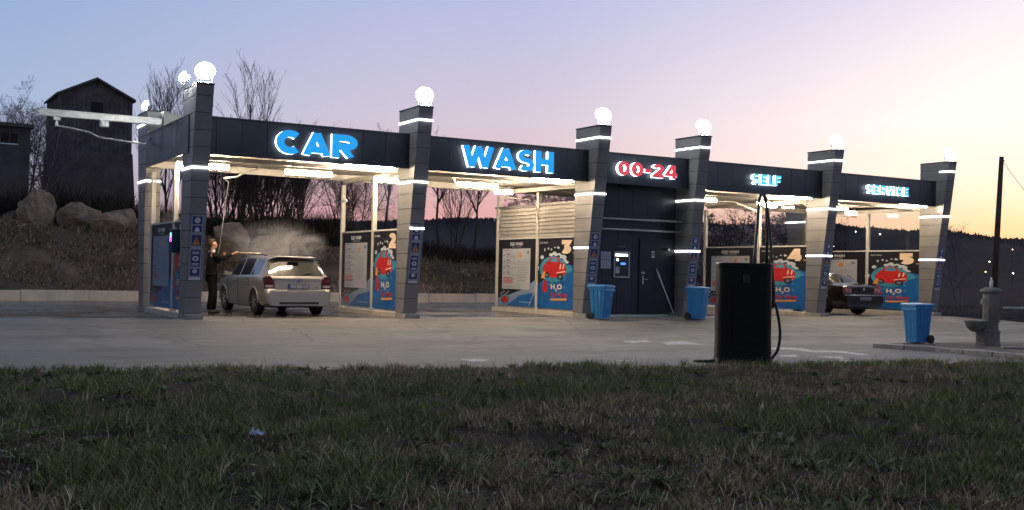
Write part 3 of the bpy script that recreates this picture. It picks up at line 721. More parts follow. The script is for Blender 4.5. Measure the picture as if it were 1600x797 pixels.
# curbs under the partitions
for i, X_ in enumerate(COLX):
    if i == 3: continue
    c = MB(); c.box((X_+.012, .29 if i else .29, -.15), (X_+T_-.012, yrear(X_)+(.2 if i else 0.1), -.004), CREAMC); bpart(c, 'partition_kerb', bevel=.012)

# ---------------------------------------------------------------- partitions with printed boards
PBLACK = mat('print_black', (.012, .012, .014), .35, var=.1); PBLUE = mat('print_blue', (.012, .115, .36), .35, var=.1, scale=3)
PRED = mat('print_red', (.52, .022, .02), .35, var=.25, scale=14); PCREAM = mat('print_cream', (.80, .62, .44), .4, var=0)
PTEAL = mat('print_teal', (.05, .28, .42), .4, var=.2); PWHITE = mat('print_foam_white', (.5, .56, .6), .4, var=.15, scale=20)
PGREYB = mat('price_board_grey', (.42, .44, .46), .4, var=.06); PLINE = mat('print_grey_line', (.20, .21, .23), .5, var=0)
PORANGE = mat('print_orange', (.72, .30, .06), .4, var=.1); PDR = mat('print_dark_red', (.20, .008, .01), .4, var=0); PLB = mat('print_pale_blue', (.22, .30, .42), .4, var=0)
def ell(cx, cz, rx, rz, n=14, a0=0.): return [(cx+rx*math.cos(2*math.pi*i/n+a0), cz+rz*math.sin(2*math.pi*i/n+a0)) for i in range(n)]
def partition(num, X_, mid, y1, sheet=False, label='', y0=.33, blue_light_tint=False):
    P = empty('partition_wall', (X_+.1, (y0+y1)/2, -.004)); off = -Vector(P.location)
    tag(P, label, 'partition', 'printed partitions between the wash bays')
    def pp(mb, name, parent=None, **k):
        o = mb.build(name, parent or P, **k)
        if parent is None: o.location = off
        return o
    for y in (mid, y1):
        a = MB(); a.box((X_+.06, y-.055, -.004), (X_+.17, y+.055, 3.40), BEIGE); pp(a, 'post', bevel=.008)
    r = MB(); r.box((X_+.075, y0, 2.052), (X_+.155, mid-.056, 2.095), BEIGE); r.box((X_+.075, mid+.056, 2.052), (X_+.155, y1-.056, 2.095), BEIGE); pp(r, 'rail')
    if not sheet:
        for a, b_ in ((y0, mid-.058), (mid+.058, y1-.058)):
            g = MB(); g.box((X_+.108, a, 2.097), (X_+.116, b_, 3.36), GLASS); pp(g, 'glass_pane')
    # front board
    def board(ya, yb_, name):
        m = MB(); m.box((X_+.085, ya, .06), (X_+.125, yb_, 2.05), PBLACK)
        o = pp(m, name); return o, yb_-ya, (lambda u, v, d: (X_+.083-d*.6, yb_-u, .06+v))
    h = 1.99
    o, w_, fn = board(y0, mid-.06, 'number_board'); m = MB()
    m.flat([(0, 0), (w_, 0), (w_, .60*h), (.85*w_, .63*h), (.6*w_, .60*h), (.3*w_, .46*h), (0, .34*h)], fn, .002, PBLUE)
    rb = random.Random(4)
    for i in range(30):
        t = rb.uniform(-.2, 3.4); rx = (.40+rb.uniform(-.02, .07))*w_; rz = (.20+rb.uniform(-.01, .03))*h
        m.flat(ell(.43*w_+rx*math.cos(t), .56*h+rz*math.sin(t), rb.uniform(.02, .06)*w_, rb.uniform(.012, .03)*h, 10), fn, .004+.0004*i, PWHITE if t > .4 else PTEAL)
    for i in range(9):
        m.flat(ell((.2+.08*i+rb.uniform(-.03, .03))*w_, (.80+rb.uniform(-.03, .07))*h, .022*w_, rb.uniform(.01, .026)*h, 8), fn, .004, PWHITE)
    m.flat(ell(.43*w_, .56*h, .37*w_, .185*h, 22), fn, .0170, PTEAL)
    # a plain round red car: body, roof with window, bumper, wheels
    m.flat([(.16*w_, .50*h), (.14*w_, .58*h), (.24*w_, .66*h), (.34*w_, .665*h), (.55*w_, .67*h), (.70*w_, .645*h), (.78*w_, .58*h), (.77*w_, .50*h), (.66*w_, .445*h), (.40*w_, .44*h)], fn, .0185, PRED)
    m.flat([(.26*w_, .655*h), (.33*w_, .725*h), (.56*w_, .73*h), (.62*w_, .66*h)], fn, .0195, PRED)
    m.flat([(.34*w_, .665*h), (.37*w_, .71*h), (.53*w_, .715*h), (.56*w_, .66*h)], fn, .0205, PTEAL)
    m.flat(ell(.26*w_, .475*h, .075*w_, .042*h), fn, .0205, PBLACK); m.flat(ell(.26*w_, .475*h, .04*w_, .022*h), fn, .0215, PLINE)
    m.flat(ell(.62*w_, .455*h, .085*w_, .045*h), fn, .0205, PBLACK); m.flat(ell(.62*w_, .455*h, .045*w_, .024*h), fn, .0215, PLINE)
    for uu in (.60, .68): m.flat([(uu*w_, .56*h), ((uu+.02)*w_, .63*h), ((uu+.05)*w_, .63*h), ((uu+.03)*w_, .56*h)], fn, .0205, PCREAM)
    m.flat([(.52*w_, .497*h), (.76*w_, .52*h), (.75*w_, .535*h), (.52*w_, .512*h)], fn, .0215, PCREAM)
    m.flat([(.10*w_, .43*h), (.16*w_, .52*h), (.22*w_, .52*h), (.20*w_, .42*h)], fn, .0215, PORANGE)
    m.flat([(.13*w_, .24*h), (.16*w_, .40*h), (.24*w_, .40*h), (.29*w_, .25*h), (.22*w_, .22*h)], fn, .0045, PRED)
    for i in range(14):
        m.flat(ell((.3+rb.uniform(0, .55))*w_, (.20+rb.uniform(0, .24))*h, .025*w_, .02*h, 8), fn, .0052+.0003*i, PTEAL)
    m.flat([(.36*w_, .11*h), (.80*w_, .125*h), (.80*w_, .155*h), (.36*w_, .14*h)], fn, .0105, PORANGE)
    m.build('printed_picture', o)
    lt = lambda nm, tx, a, b_, c_, d_, mt, bo=.0, dd=.012: lettering(nm, tx, a*w_, b_*w_, c_*h, d_*h, fn, mt, None, dd, dd+.003, bo, o)
    nl = {'1': 'I'}.get(num, num); stroke_letter('number_lettering', nl, .63*w_, .775*h, .195*h, fn, PCREAM, PCREAM, .012, .016, .32, o, .27*w_/(glyph(nl, .32)[0]*.195*h) if num != '1' else 1., -.02)
    lt('lettering', 'BOX', .94, .995, .775, .80, PCREAM)
    lt('lettering', 'EGO WASH', .05, .27, .925, .950, SWHITE)
    lt('lettering', 'H', .37, .48, .275, .345, PCREAM, .04); lt('lettering', '2', .49, .54, .245, .285, PCREAM, .03); lt('lettering', 'O', .54, .67, .275, .35, PCREAM, .04)
    lt('lettering', 'Car Wash', .36, .82, .17, .225, PRED, .03)
    # rear board with the price list
    o, w_, fn = board(mid+.06, y1-.06, 'price_board'); m = MB()
    m.flat([(.25*w_, 0), (w_, 0), (w_, .22*h), (.6*w_, .16*h)], fn, .002, PBLUE); m.flat([(0, 0), (.25*w_, 0), (.6*w_, .16*h), (w_, .22*h), (w_, .40*h), (.62*w_, .24*h), (.3*w_, .16*h), (0, .10*h)], fn, .0022, PLB if not blue_light_tint else PBLUE)
    m.prism([(.12*w_, .25*h), (.86*w_, .25*h), (.86*w_, .86*h), (.12*w_, .86*h)], fn, .001, .012, PGREYB if not blue_light_tint else PLB)  # blue light on the leftmost board is put into its print colours
    def bars(u0, u1, v, mt, hh=.006): m.flat([(u0*w_, (v-hh)*h), (u1*w_, (v-hh)*h), (u1*w_, (v+hh)*h), (u0*w_, (v+hh)*h)], fn, .0145, mt)
    for k, v in enumerate((.76, .67, .58, .49)):
        m.flat(ell(.17*w_, v*h, .014*w_, .010*h, 8), fn, .0145, PBLACK); bars(.23, .33, v+.015, PLINE, .008)
        for q in range(2): bars(.23, .42+.05*((k+q) % 3), v-.012-.016*q, PLINE, .0025)
    for q in range(13): bars(.54, .74+.07*((q*5) % 3)/2, .67-.024*q, PLINE, .0025)
    for q in range(5): bars(.15, .40+.04*(q % 2), .42-.02*q, PRED, .0045)
    bars(.15, .32, .84, PLINE, .004); bars(.14, .36, .28, PLINE, .003)
    m.flat([(.56*w_, .73*h), (.64*w_, .73*h), (.63*w_, .79*h), (.60*w_, .83*h), (.57*w_, .79*h)], fn, .0145, PORANGE)
    m.flat(ell(.80*w_, .80*h, .035*w_, .025*h, 10), fn, .0145, PLINE)
    m.flat(ell(.2*w_, .09*h, .13*w_, .075*h, 16), fn, .0150, PTEAL); m.flat(ell(.2*w_, .085*h, .10*w_, .05*h, 12), fn, .0162, PRED); m.flat(ell(.2*w_, .12*h, .06*w_, .03*h, 10), fn, .0172, PRED)
    for i in range(6): m.flat(ell((.1+.04*i)*w_, (.17+.02*(i % 3))*h, .012*w_, .012*h, 8), fn, .0162, PWHITE)
    for q in range(8): bars(.60+.04*q, .632+.04*q, .065, PWHITE, .005)
    m.build('printed_picture', o)
    lettering('lettering', 'EGO WASH', .33*w_, .66*w_, .905*h, .955*h, fn, SWHITE, None, .012, .015, .03, o)
    lettering('lettering', 'SELF SERVICE', .38*w_, .62*w_, .878*h, .892*h, fn, SWHITE, None, .012, .015, 0, o)
    return P
partition('1', 0.0, 1.28, 3.7, label='leftmost bay partition tinted as if in blue light, standing beside the first column', blue_light_tint=True)
partition('2', 5.275, 1.99, 4.22, label='bay partition printed with a cream number 2, right of the silver wagon')
partition('3', 10.55, 2.32, 4.64, True, label='bay partition printed with a cream number 3 under cream corrugated sheet')
partition('4', 19.28, 2.50, 5.2, label='bay partition printed with a cream number 4, partly behind the black vacuum')
partition('5', 24.55, 2.58, 5.55, label='bay partition printed with a cream number 5, beside the dark sedan')
# coin terminal with a coloured display on the first partition
t = empty('wash_control_box', (-.02, .75, 1.1)); tag(t, 'small dark control box with violet and cyan display on the first partition', 'control box')
m = MB(); m.box((-.09, -.16, .25), (.08, .16, .78), mat('control_box_blue', (.012, .05, .10), .35, .3, var=.1)); m.build('housing', t, bevel=.01)
m = MB(); m.box((-.098, -.10, .50), (-.0915, .03, .60), emission('violet_display', (.9, .08, 1.0), 3.0)); m.box((-.098, -.10, .605), (-.0915, .0, .70), emission('cyan_display', (.25, .9, 1.0), 2.2)); m.build('display', t)

# ---------------------------------------------------------------- illuminated lettering
CY = emission('cyan_letter_face', (.003, .36, .92), .95); SIDE = emission('white_letter_edge', (.82, .93, 1.0), 4.5)
RD = emission('red_letter_face', (.85, .045, .075), .85); CYS = emission('bright_cyan_letter_face', (.05, .62, 1.0), 1.1); BLS = emission('blue_white_letter_edge', (.70, .88, 1.0), 5.0)
WD = {'C': 1, 'A': 1.1, 'R': .95, 'W': 1.42, 'S': .88, 'H': .98, '0': .95, '-': .48, '2': .92, '4': .98, 'E': .78, 'L': .72, 'F': .76, 'V': 1.0, 'I': .34}
def word(txt, x0, x1, z0, z1, mf, ms, label, gap=.045, bold=.29, dep=.13):
    S = empty('illuminated_sign', ((x0+x1)/2, YF, (z0+z1)/2)); tag(S, label, 'sign', 'illuminated words along the fascia')
    h = z1-z0; fn = lambda a, b, d: (a-S.location.x, -d, b-S.location.z); tot = sum(glyph(c, bold)[0] for c in txt)+gap*(len(txt)-1); sx = (x1-x0)/(tot*h); x = x0
    for c in txt:
        stroke_letter('letter', c, x, z0, h, fn, mf, ms, .025, dep, bold, S, sx); x += (glyph(c, bold)[0]+gap)*sx*h
word('CAR', 1.90, 3.80, 3.65, 4.20, CY, SIDE, 'sign word CAR in big cyan letters, leftmost on the fascia')
word('WASH', 6.68, 9.36, 3.67, 4.22, CY, SIDE, 'sign word WASH in big cyan letters over the second wide bay')
word('00-24', 11.42, 13.47, 3.76, 4.14, RD, SIDE, 'sign 00-24 in red digits with white edges over the service door', .10, .25, .13)
word('SELF', 16.28, 17.42, 3.80, 4.10, CYS, BLS, 'small cyan sign word SELF above the fourth bay', .16, .24, .14)
word('SERVICE', 21.15, 23.05, 3.79, 4.07, CYS, BLS, 'small cyan sign word SERVICE, rightmost on the fascia', .16, .24, .14)

# ---------------------------------------------------------------- lamps
def floodlight(x, y, z, yaw, tilt, label, s=1.0):
    o = empty('floodlight', (x, y, z), yaw); tag(o, label, 'floodlight', 'floodlights on top of the columns')
    R = Matrix.Rotation(tilt, 4, 'X')
    m = MB(); m.box((-.13*s, -.02, .03*s), (.13*s, .09, .29*s), DARK, R)
    for k in range(5): m.box((-.11*s+k*.05*s, .091, .05*s), (-.10*s+k*.05*s, .13, .27*s), DARK, R)
    m.build('housing', o, bevel=.012)
    l = MB(); n = 20; prof = []
    for j in range(6):
        a = j/5*math.pi/2; prof.append((math.cos(a), math.sin(a)))
    vs = []; fs = []
    for cr_, sr_ in prof:
        for k in range(n):
            t = 2*math.pi*k/n
            vs.append(R @ Vector((math.cos(t)*.205*s*cr_, -.022-.10*sr_*s, .16*s+math.sin(t)*.205*s*cr_)))
    for j in range(5):
        for k in range(n): fs.append((j*n+k, j*n+(k+1) % n, (j+1)*n+(k+1) % n, (j+1)*n+k))
    l.add(vs, fs, FLOOD); l.build('lens', o, smooth=True)
    b_ = MB(); b_.tube([(-.15*s, .03, .16*s), (-.15*s, .03, -.08), (.15*s, .03, -.08), (.15*s, .03, .16*s)], .012, BLACK, 6); b_.tube([(0, .03, -.08), (0, .03, -.12)], .03, BLACK, 8); b_.build('bracket', o)
    return o
zc = HC+.15
wh = ['on the column left of the word CAR, its lamp facing the road', 'on the column between CAR and WASH', 'on the column between WASH and 00-24', 'on the column between 00-24 and SELF', 'on the column between SELF and SERVICE', 'on the rightmost column beside the word SERVICE']
for i, X_ in enumerate(COLX):
    floodlight(X_+.2, -.74, zc, math.radians(-18), math.radians(-24), 'glaring white floodlight '+wh[i], 1.05)
floodlight(-.12, -.05, zc, math.radians(-80), math.radians(-22), 'smaller white floodlight facing left on the first column', .62)
floodlight(.02, 4.55, zc-.05, math.radians(-80), math.radians(-22), 'white floodlight on the low rear column at the left end', .62)
def tubelight(x, y, L_, label):
    o = empty('tube_light', (x, y, 3.44 if y > 0 else 3.63)); tag(o, label, 'tube light', 'tube lights under the canopy')
    m = MB(); m.box((-L_/2, -.045, -.025 if y < 0 else .0), (L_/2, .045, -.03 if y < 0 else .035), BEIGE)
    if y > 0: m.tube([(-L_*.3, 0, .035), (-L_*.3, 0, .16)], .01, STEEL, 6); m.tube([(L_*.3, 0, .035), (L_*.3, 0, .16)], .01, STEEL, 6)
    m.build('housing', o)
    t = MB(); t.tube([(-L_/2, 0, -.055), (-L_/2+.02, 0, -.055), (L_/2-.02, 0, -.055), (L_/2, 0, -.055)], [.03, .052, .052, .03] if y > 0 else [.015, .028, .028, .015], TUBE, 12); dz = t.build('diffuser', o, smooth=True); dz.location.z = -.01 if y > 0 else -.058
for x, y, L_, s in ((.62, .9, 1.2, 'warm tube light passing behind the top of the first column'), (3.22, 1.0, 1.2, 'warm tube light under the canopy below the word CAR'),
    (5.75, 1.5, 1.2, 'warm tube light just left of the second column top'), (8.05, 1.25, 1.25, 'warm tube light under the canopy below the word WASH'),
    (9.75, 2.8, .6, 'short warm tube light deep in the bay below WASH'),
    (15.95, 1.0, .5, 'short warm light right of the fourth column top'), (18.1, .95, .5, 'short warm light behind the hose mast of the vacuum'), (19.0, 1.6, .5, 'short warm light left of the fifth column top'),
    (4.3, -.235, 1.3, 'added unseen warm tube light behind the fascia just left of the second column'), (9.5, -.235, 1.3, 'added unseen warm tube light behind the fascia just left of the third column'),  # four tubes behind the fascia are added, unseen, to light the columns
    (18.3, -.235, 1.3, 'added unseen warm tube light behind the fascia between SELF and the fifth column'), (23.6, -.235, 1.3, 'added unseen warm tube light behind the fascia between SERVICE and the last column'),
    (21.3, .9, .9, 'warm tube light under the canopy below SERVICE'), (23.6, 2.4, .5, 'short warm light deep in the rightmost bay')):
    tubelight(x, y, L_, s)

# gantry beam sticking out at the left end
g = empty('gantry_beam', (-1.1, 3.6, 4.66)); tag(g, 'long pale steel beam sticking out left above the first bay', 'beam')
m = MB(); m.box((-1.52, -.06, -.085), (1.35, .06, .085), STEEL); m.box((-1.53, -.07, .055), (1.36, .07, .0851), STEEL); m.build('beam', g, bevel=.006)
m = MB(); m.box((1.36, -.16, -.10), (1.52, .16, .26), GREY); m.box((1.52, -.12, -.06), (1.80, .12, .22), GREY); m.build('mount', g, bevel=.01)
m = MB(); m.box((-1.18, -.05, -.17), (-1.02, .05, -.088), STEEL); m.box((-1.13, -.03, -.32), (-1.07, .03, -.17), STEEL); m.tube([(-1.10, 0, -.3), (-.7, 0, -.34), (-.35, 0, -.40), (-.15, 0, -.50), (.5, 0, -.56), (.98, 0, -.58), (1.08, 0, -.40)], .022, STEEL, 8); m.build('hose_arm', g)
m = MB(); m.box((-.12, -.08, -.24), (.08, .08, -.088), STEEL); m.box((-.10, -.085, -.22), (-.02, -.081, -.11), WHITE); m.box((0, -.085, -.22), (.06, -.081, -.11), WHITE); m.build('sensor_box', g, bevel=.006)
# swinging hose arms under the canopy
def hose_arm(pts, hose, label):
    p0 = Vector(pts[0]); o = empty('hose_arm', p0); tag(o, label, 'hose arm', 'swinging hose arms of the wash bays')
    m = MB(); m.tube([Vector(p)-p0 for p in pts], .022, BEIGE, 8); m.lathe([(.04, 0), (.05, .03), (.05, .1), (.03, .13)], BEIGE, (0, 0, -.02), 10); m.build('arm', o, smooth=True)
    if hose: m = MB(); m.tube([Vector(p)-p0 for p in hose], .014, mat('pale_hose', (.40, .40, .38), .5, var=.1), 6); m.build('hose', o, smooth=True)
hose_arm([(2.05, 1.0, 3.54), (1.95, 1.0, 3.40), (1.6, 1.0, 3.28), (1.45, 1.0, 3.18), (1.15, 1.0, 3.13)],
         [(1.15, 1.0, 3.13)]+[tuple(at(a_, b_2, c_2)) for a_, b_2, c_2 in ((357, 285, 26.6), (352, 320, 27.0), (347, 355, 27.4), (343, 385, 27.6), (339, 402, 27.8), (336, 404, 27.9))], 'bent hose arm with a pale hose hanging down to the man')
hose_arm([(7.6, 1.8, 3.56), (7.7, 1.8, 3.40), (8.9, 1.8, 3.36), (9.3, 1.8, 3.15), (10.0, 1.8, 3.12), (10.25, 1.8, 2.95)], [(10.25, 1.8, 2.95), (10.4, 1.9, 2.5), (10.45, 1.95, 1.4), (10.42, 2.1, .5), (10.3, 2.2, .1)], 'long bent hose arm reaching right below the word WASH')
hose_arm([(16.4, 1.8, 3.56), (16.6, 1.8, 3.40), (17.6, 1.8, 3.45), (18.6, 1.8, 3.2)], None, 'hose arm under the canopy below the word SELF')
hose_arm([(20.6, 1.8, 3.56), (21.0, 1.8, 3.36), (22.0, 1.8, 3.2), (23.2, 1.8, 3.2)], None, 'hose arm under the canopy left below the word SERVICE')
# ------------------------------------------------------------------ street furniture and small things
def wheelie_bin(x, y, z, rz, label):
    o = empty('wheelie_bin', (x, y, z), rz); tag(o, label, 'bin', 'blue plastic wheelie bins')
    def ring(hx, hy, zz, r, yo=0):
        out = []
        for cx, cy, a0 in ((hx-r, hy-r, 0), (-hx+r, hy-r, 90), (-hx+r, -hy+r, 180), (hx-r, -hy+r, 270)):
            for k in range(4): a = math.radians(a0+30*k); out.append((cx+r*math.cos(a), cy+r*math.sin(a)+yo, zz))
        return out
    m = MB(); rs = [ring(.175, .19, .03, .035), ring(.18, .195, .10, .035), ring(.215, .24, .70, .04, -.01), ring(.222, .248, .78, .04, -.01), ring(.24, .265, .785, .04, -.01), ring(.24, .265, .845, .04, -.01), ring(.225, .25, .85, .04, -.01)]
    vs = [p for r in rs for p in r]; n = 16; fs = [tuple(range(n))[::-1]]
    for i in range(len(rs)-1):
        for k in range(n): fs.append((i*n+k, i*n+(k+1) % n, (i+1)*n+(k+1) % n, (i+1)*n+k))
    fs.append(tuple(range((len(rs)-1)*n, len(rs)*n))); m.add(vs, fs, BLUEBIN)
    for s in (-1, 0, 1):      # moulded ribs on the front and the sides, following the taper
        x0 = s*.10; m.hexa([(x0-.012, -.205, .12), (x0+.012, -.205, .12), (x0+.012, -.18, .12), (x0-.012, -.18, .12), (x0*1.15-.012, -.262, .74), (x0*1.15+.012, -.262, .74), (x0*1.15+.012, -.23, .74), (x0*1.15-.012, -.23, .74)], BLUEBIN)
        for q in (-1, 1): m.hexa([(q*.17, x0-.012, .12), (q*.192, x0-.012, .12), (q*.192, x0+.012, .12), (q*.17, x0+.012, .12), (q*.20, x0*1.15-.022, .74), (q*.230, x0*1.15-.022, .74), (q*.230, x0*1.15+.002, .74), (q*.20, x0*1.15+.002, .74)], BLUEBIN)
    m.box((-.235, -.285, .74), (.235, -.262, .80), BLUEBIN)
    m.build('body', o, bevel=.004)
    l = MB(); rs = [ring(.252, .285, .852, .045, -.015), ring(.258, .29, .862, .045, -.015), ring(.252, .285, .888, .05, -.015), ring(.20, .225, .912, .05, -.01), ring(.08, .09, .918, .03, -.01)]
    vs = [p for r in rs for p in r]; fs = [tuple(range(n))[::-1]]
    for i in range(len(rs)-1):
        for k in range(n): fs.append((i*n+k, i*n+(k+1) % n, (i+1)*n+(k+1) % n, (i+1)*n+k))
    fs.append(tuple(range((len(rs)-1)*n, len(rs)*n))); l.add(vs, fs, BLUEBIN); l.build('lid', o, smooth=False, bevel=.003)
    h = MB(); h.tube([(-.19, .26, .84), (-.19, .325, .87), (.19, .325, .87), (.19, .26, .84)], .015, BLUEBIN, 8); h.build('handle', o)
    for s in (-1, 1):
        w_ = MB(); w_.lathe([(.03, -.025), (.09, -.024), (.10, -.015), (.10, .015), (.09, .024), (.03, .025)], BLACK, (s*.215, .19, .10), 20, 'x'); w_.build('wheel', o)
    a = MB(); a.tube([(-.22, .19, .10), (.22, .19, .10)], .012, STEEL, 8); a.build('axle', o)
    return o
def rzdir(a, b):   # rotation whose local +Y points along a*image-right + b*forward
    v = rgt*a+fwd*b; return math.atan2(-v[0], v[1])
wheelie_bin(10.62, -.95, float(lotz(10.6, -.95)), rzdir(-.8, .6), 'blue wheelie bin left of the dark service door, below the number 3 partition')
wheelie_bin(13.72, -1.15, float(lotz(13.7, -1.15)), rzdir(-.75, .5), 'blue wheelie bin right of the service door, just left of the black vacuum')
wheelie_bin(14.62, -7.75, -.370, rzdir(.75, .35), 'blue wheelie bin standing alone on the kerb island near the stone fountain')

# vacuum cabinet with its hose mast
o = empty('vacuum_station', (7.30, -10.0, -.45), math.radians(-34)); tag(o, 'tall unlit black car vacuum cabinet standing at the edge of the grass', 'vacuum cleaner')
VB = mat('gloss_black_wrap', (.004, .005, .006), .4, 0, var=.3, scale=4, bump=.08, bscale=7, rvar=.08, spec=.22)
def rrect(hx, hy, r, z, n=6, xo=0.):
    out = []
    for cx, cy, a0 in ((hx-r, hy-r, 0), (-hx+r, hy-r, 90), (-hx+r, -hy+r, 180), (hx-r, -hy+r, 270)):
        for k in range(n): a = math.radians(a0+90*k/(n-1)); out.append((cx+r*math.cos(a)+xo, cy+r*math.sin(a), z))
    return out
rs = [rrect(.50, .31, .14, -.03, xo=-.02), rrect(.475, .30, .14, .10), rrect(.465, .30, .15, .5), rrect(.47, .30, .15, 1.1), rrect(.465, .30, .15, 1.66), rrect(.472, .305, .15, 1.67), rrect(.472, .305, .15, 1.735), rrect(.45, .29, .13, 1.75)]
m = MB(); n = 24; vs = [p for r in rs for p in r]; fs = []
for i in range(len(rs)-1):
    for k in range(n): fs.append((i*n+k, i*n+(k+1) % n, (i+1)*n+(k+1) % n, (i+1)*n+k))
fs.append(tuple(range((len(rs)-1)*n, len(rs)*n))); m.add(vs, fs, VB); m.build('cabinet', o, smooth=False, bevel=.004)
m = MB(); m.box((-.22, -.318, .35), (.22, -.300, 1.35), VB); m.box((-.06, -.335, 1.40), (.06, -.300, 1.55), BLACK); m.build('door_panel', o, bevel=.006)
m = MB(); m.tube([(.42, .18, 1.6), (.43, .18, 2.2), (.40, .18, 2.9), (.34, .18, 2.99), (.28, .18, 2.97)], [.030, .028, .026, .026, .024], BLACK, 10); m.build('mast', o, smooth=True)
m = MB(); m.tube([(.33, .12, 3.0), (.27, .12, 2.9), (.24, .12, 2.4), (.20, .10, 1.9), (.19, .05, 1.745)], .026, mat('blue_black_hose', (.012, .035, .06), .35, var=.1), 8)
m.build('hose', o, smooth=True)
m = MB()
P = [(.34, .08, 2.98), (.40, .06, 2.7), (.46, .05, 2.2), (.50, .02, 1.6), (.53, .02, 1.15), (.50, .04, .97), (.56, .04, 1.05), (.62, .04, .80), (.655, .04, .52), (.62, .04, .25), (.54, .03, .12), (.48, .02, .06)]
# smooth the path
Q = []
for i in range(len(P)-1):
    for t in range(5):
        t /= 5; a, b_, c_, d_ = [Vector(P[max(0, min(len(P)-1, i+k))]) for k in (-1, 0, 1, 2)]
        Q.append(.5*((2*b_)+(c_-a)*t+(2*a-5*b_+4*c_-d_)*t*t+(-a+3*b_-3*c_+d_)*t**3))
Q.append(Vector(P[-1])); m.tube(Q, [.024+.003*(i % 2) for i in range(len(Q))], BLACK, 10); m.build('hose', o, smooth=False)
m = MB(); m.tube([(-.44, -.1, .03), (-.60, -.12, .02), (-.76, -.10, .015), (-.84, -.05, .015)], [.05, .035, .03, .03], BLACK, 10); m.build('nozzle', o, smooth=True)

# stone drinking fountain
STONE = soil_mat('fountain_stone', (.15, .145, .13), (.25, .24, .22), (.36, .35, .32), 2.0)
fx, fy, fz = 16.05, -8.6, -.38
o = empty('drinking_fountain', (fx, fy, fz), math.radians(-25)); tag(o, 'weathered grey stone drinking fountain with a flat cap and side bowl', 'fountain')
def oct_(r, r2=None): return r
m = MB(); m.lathe([(.285, -.05), (.285, .04), (.265, .06), (.265, .30), (.275, .32), (.235, .36), (.225, .50), (.21, .51)], STONE, (-.07, 0, 0), 8); m.build('base', o, bevel=.01)
m = MB(); m.lathe([(.19, .505), (.185, 1.18)], STONE, (0, 0, 0), 8); m.build('shaft', o, bevel=.012)
m = MB(); m.lathe([(.20, 1.181), (.235, 1.20), (.245, 1.235), (.22, 1.265), (.13, 1.31), (.10, 1.315)], STONE, (0, 0, 0), 12); m.build('cap', o, bevel=.006)
m = MB(); m.lathe([(.04, .30), (.12, .33), (.20, .42), (.235, .52), (.24, .545), (.215, .55), (.20, .535), (.15, .44), (.03, .41)], STONE, (-.40, -.06, 0), 20); m.build('bowl', o, smooth=True)
m = MB(); m.tube([(-.18, -.05, 1.02), (-.25, -.06, 1.02), (-.27, -.06, .99), (-.27, -.06, .93)], .014, STEEL, 8); m.lathe([(.03, 0), (.03, .02)], STEEL, (-.22, -.05, 1.03), 8); m.build('tap', o)
bt = empty('bottle', (fx+.0, fy, fz+1.315)); tag(bt, 'small clear white bottle standing on top of the stone fountain', 'bottle')
PL = mat('milky_plastic', (.62, .64, .64), .2, var=.05, spec=.6)
m = MB(); m.lathe([(.03, 0), (.036, .01), (.036, .12), (.030, .15), (.014, .19), (.014, .21)], PL, n=14); m.build('flask', bt, smooth=True)
m = MB(); m.lathe([(.017, .20), (.017, .225), (.01, .227)], WHITE, n=12); m.build('cap', bt)
# pipe rail
o = empty('pipe_railing', (16.75, -9.3, -.38)); tag(o, 'rusty grey pipe railing at the right edge beside the fountain', 'railing')
m = MB(); m.tube([(-.75, .35, .86), (3.2, -.9, .84)], .027, STEEL, 8); m.build('top_rail', o, smooth=True)
for px_, h_ in ((0, .85), (2.4, .85)):
    m = MB(); m.tube([(px_, .1-px_*.316, -.1), (px_, .1-px_*.316, h_)], .03, STEEL, 8); m.build('post', o, smooth=True)
m = MB(); m.tube([(.09, -.02, -.1), (.09, -.02, .33)], .026, STEEL, 8); m.build('stub', o, smooth=True)
BOARD = mat('old_board', (.32, .29, .25), .8, var=.2); PINKB = mat('pinkish_slab', (.42, .30, .26), .8, var=.15)
def board_(p, L_, wd, rz, m_, label):
    o = empty('board', p, rz); tag(o, label, 'board'); b = MB(); b.box((-L_/2, -wd/2, 0), (L_/2, wd/2, .03), m_); b.build('plank', o, bevel=.004); return o
for c_ in (board_((15.55, -9.75, -.367), .9, .16, math.radians(-30), BOARD, 'thin pale board lying on the kerb island in front of the fountain'), board_((16.1, -10.85, -.367), .8, .25, math.radians(-28), PINKB, 'pinkish slab on the ground at the right edge below the railing')): pass
m = MB(); m.tube([(0, 0, .03), (.25, .02, .05), (.45, -.03, .03)], [.03, .035, .02], mat('dead_wood', (.10, .08, .065), .9, var=.2), 7); o = m.build('stick', loc=(15.6, -10.35, -.375)); tag(o, 'short dark dead stick on the kerb island', 'stick')

# utility pole and its stay cable
WOOD = mat('dark_pole_wood', (.075, .045, .035), .85, var=.25, scale=3)
b0 = at(1551, 485, 52); t0 = at(1565, 245, 52); o = empty('utility_pole', b0); o.location.z = -.6; tag(o, 'tall thin wooden utility pole rising behind the stone fountain', 'pole')
m = MB(); m.tube([Vector((0, 0, 0)), t0-o.location], [.16, .105], WOOD, 12); m.build('pole', o, smooth=True)
m = MB(); dd = t0-o.location; m.tube([dd+Vector((-.12, 0, -.15)), dd+Vector((.14, -.05, -.2))], .035, STEEL, 8); m.build('bracket', o)
g_ = at(1740, 470, 50); m = MB(); q0 = t0+Vector((.05, 0, -.2)); m.tube([q0.lerp(g_, t)-Vector((0, 0, .5*t*(1-t))) for t in np.linspace(0, 1, 8)], .012, BLACK, 5); o2 = m.build('stay_cable'); tag(o2, 'thin dark stay cable running down right from the utility pole', 'cable')

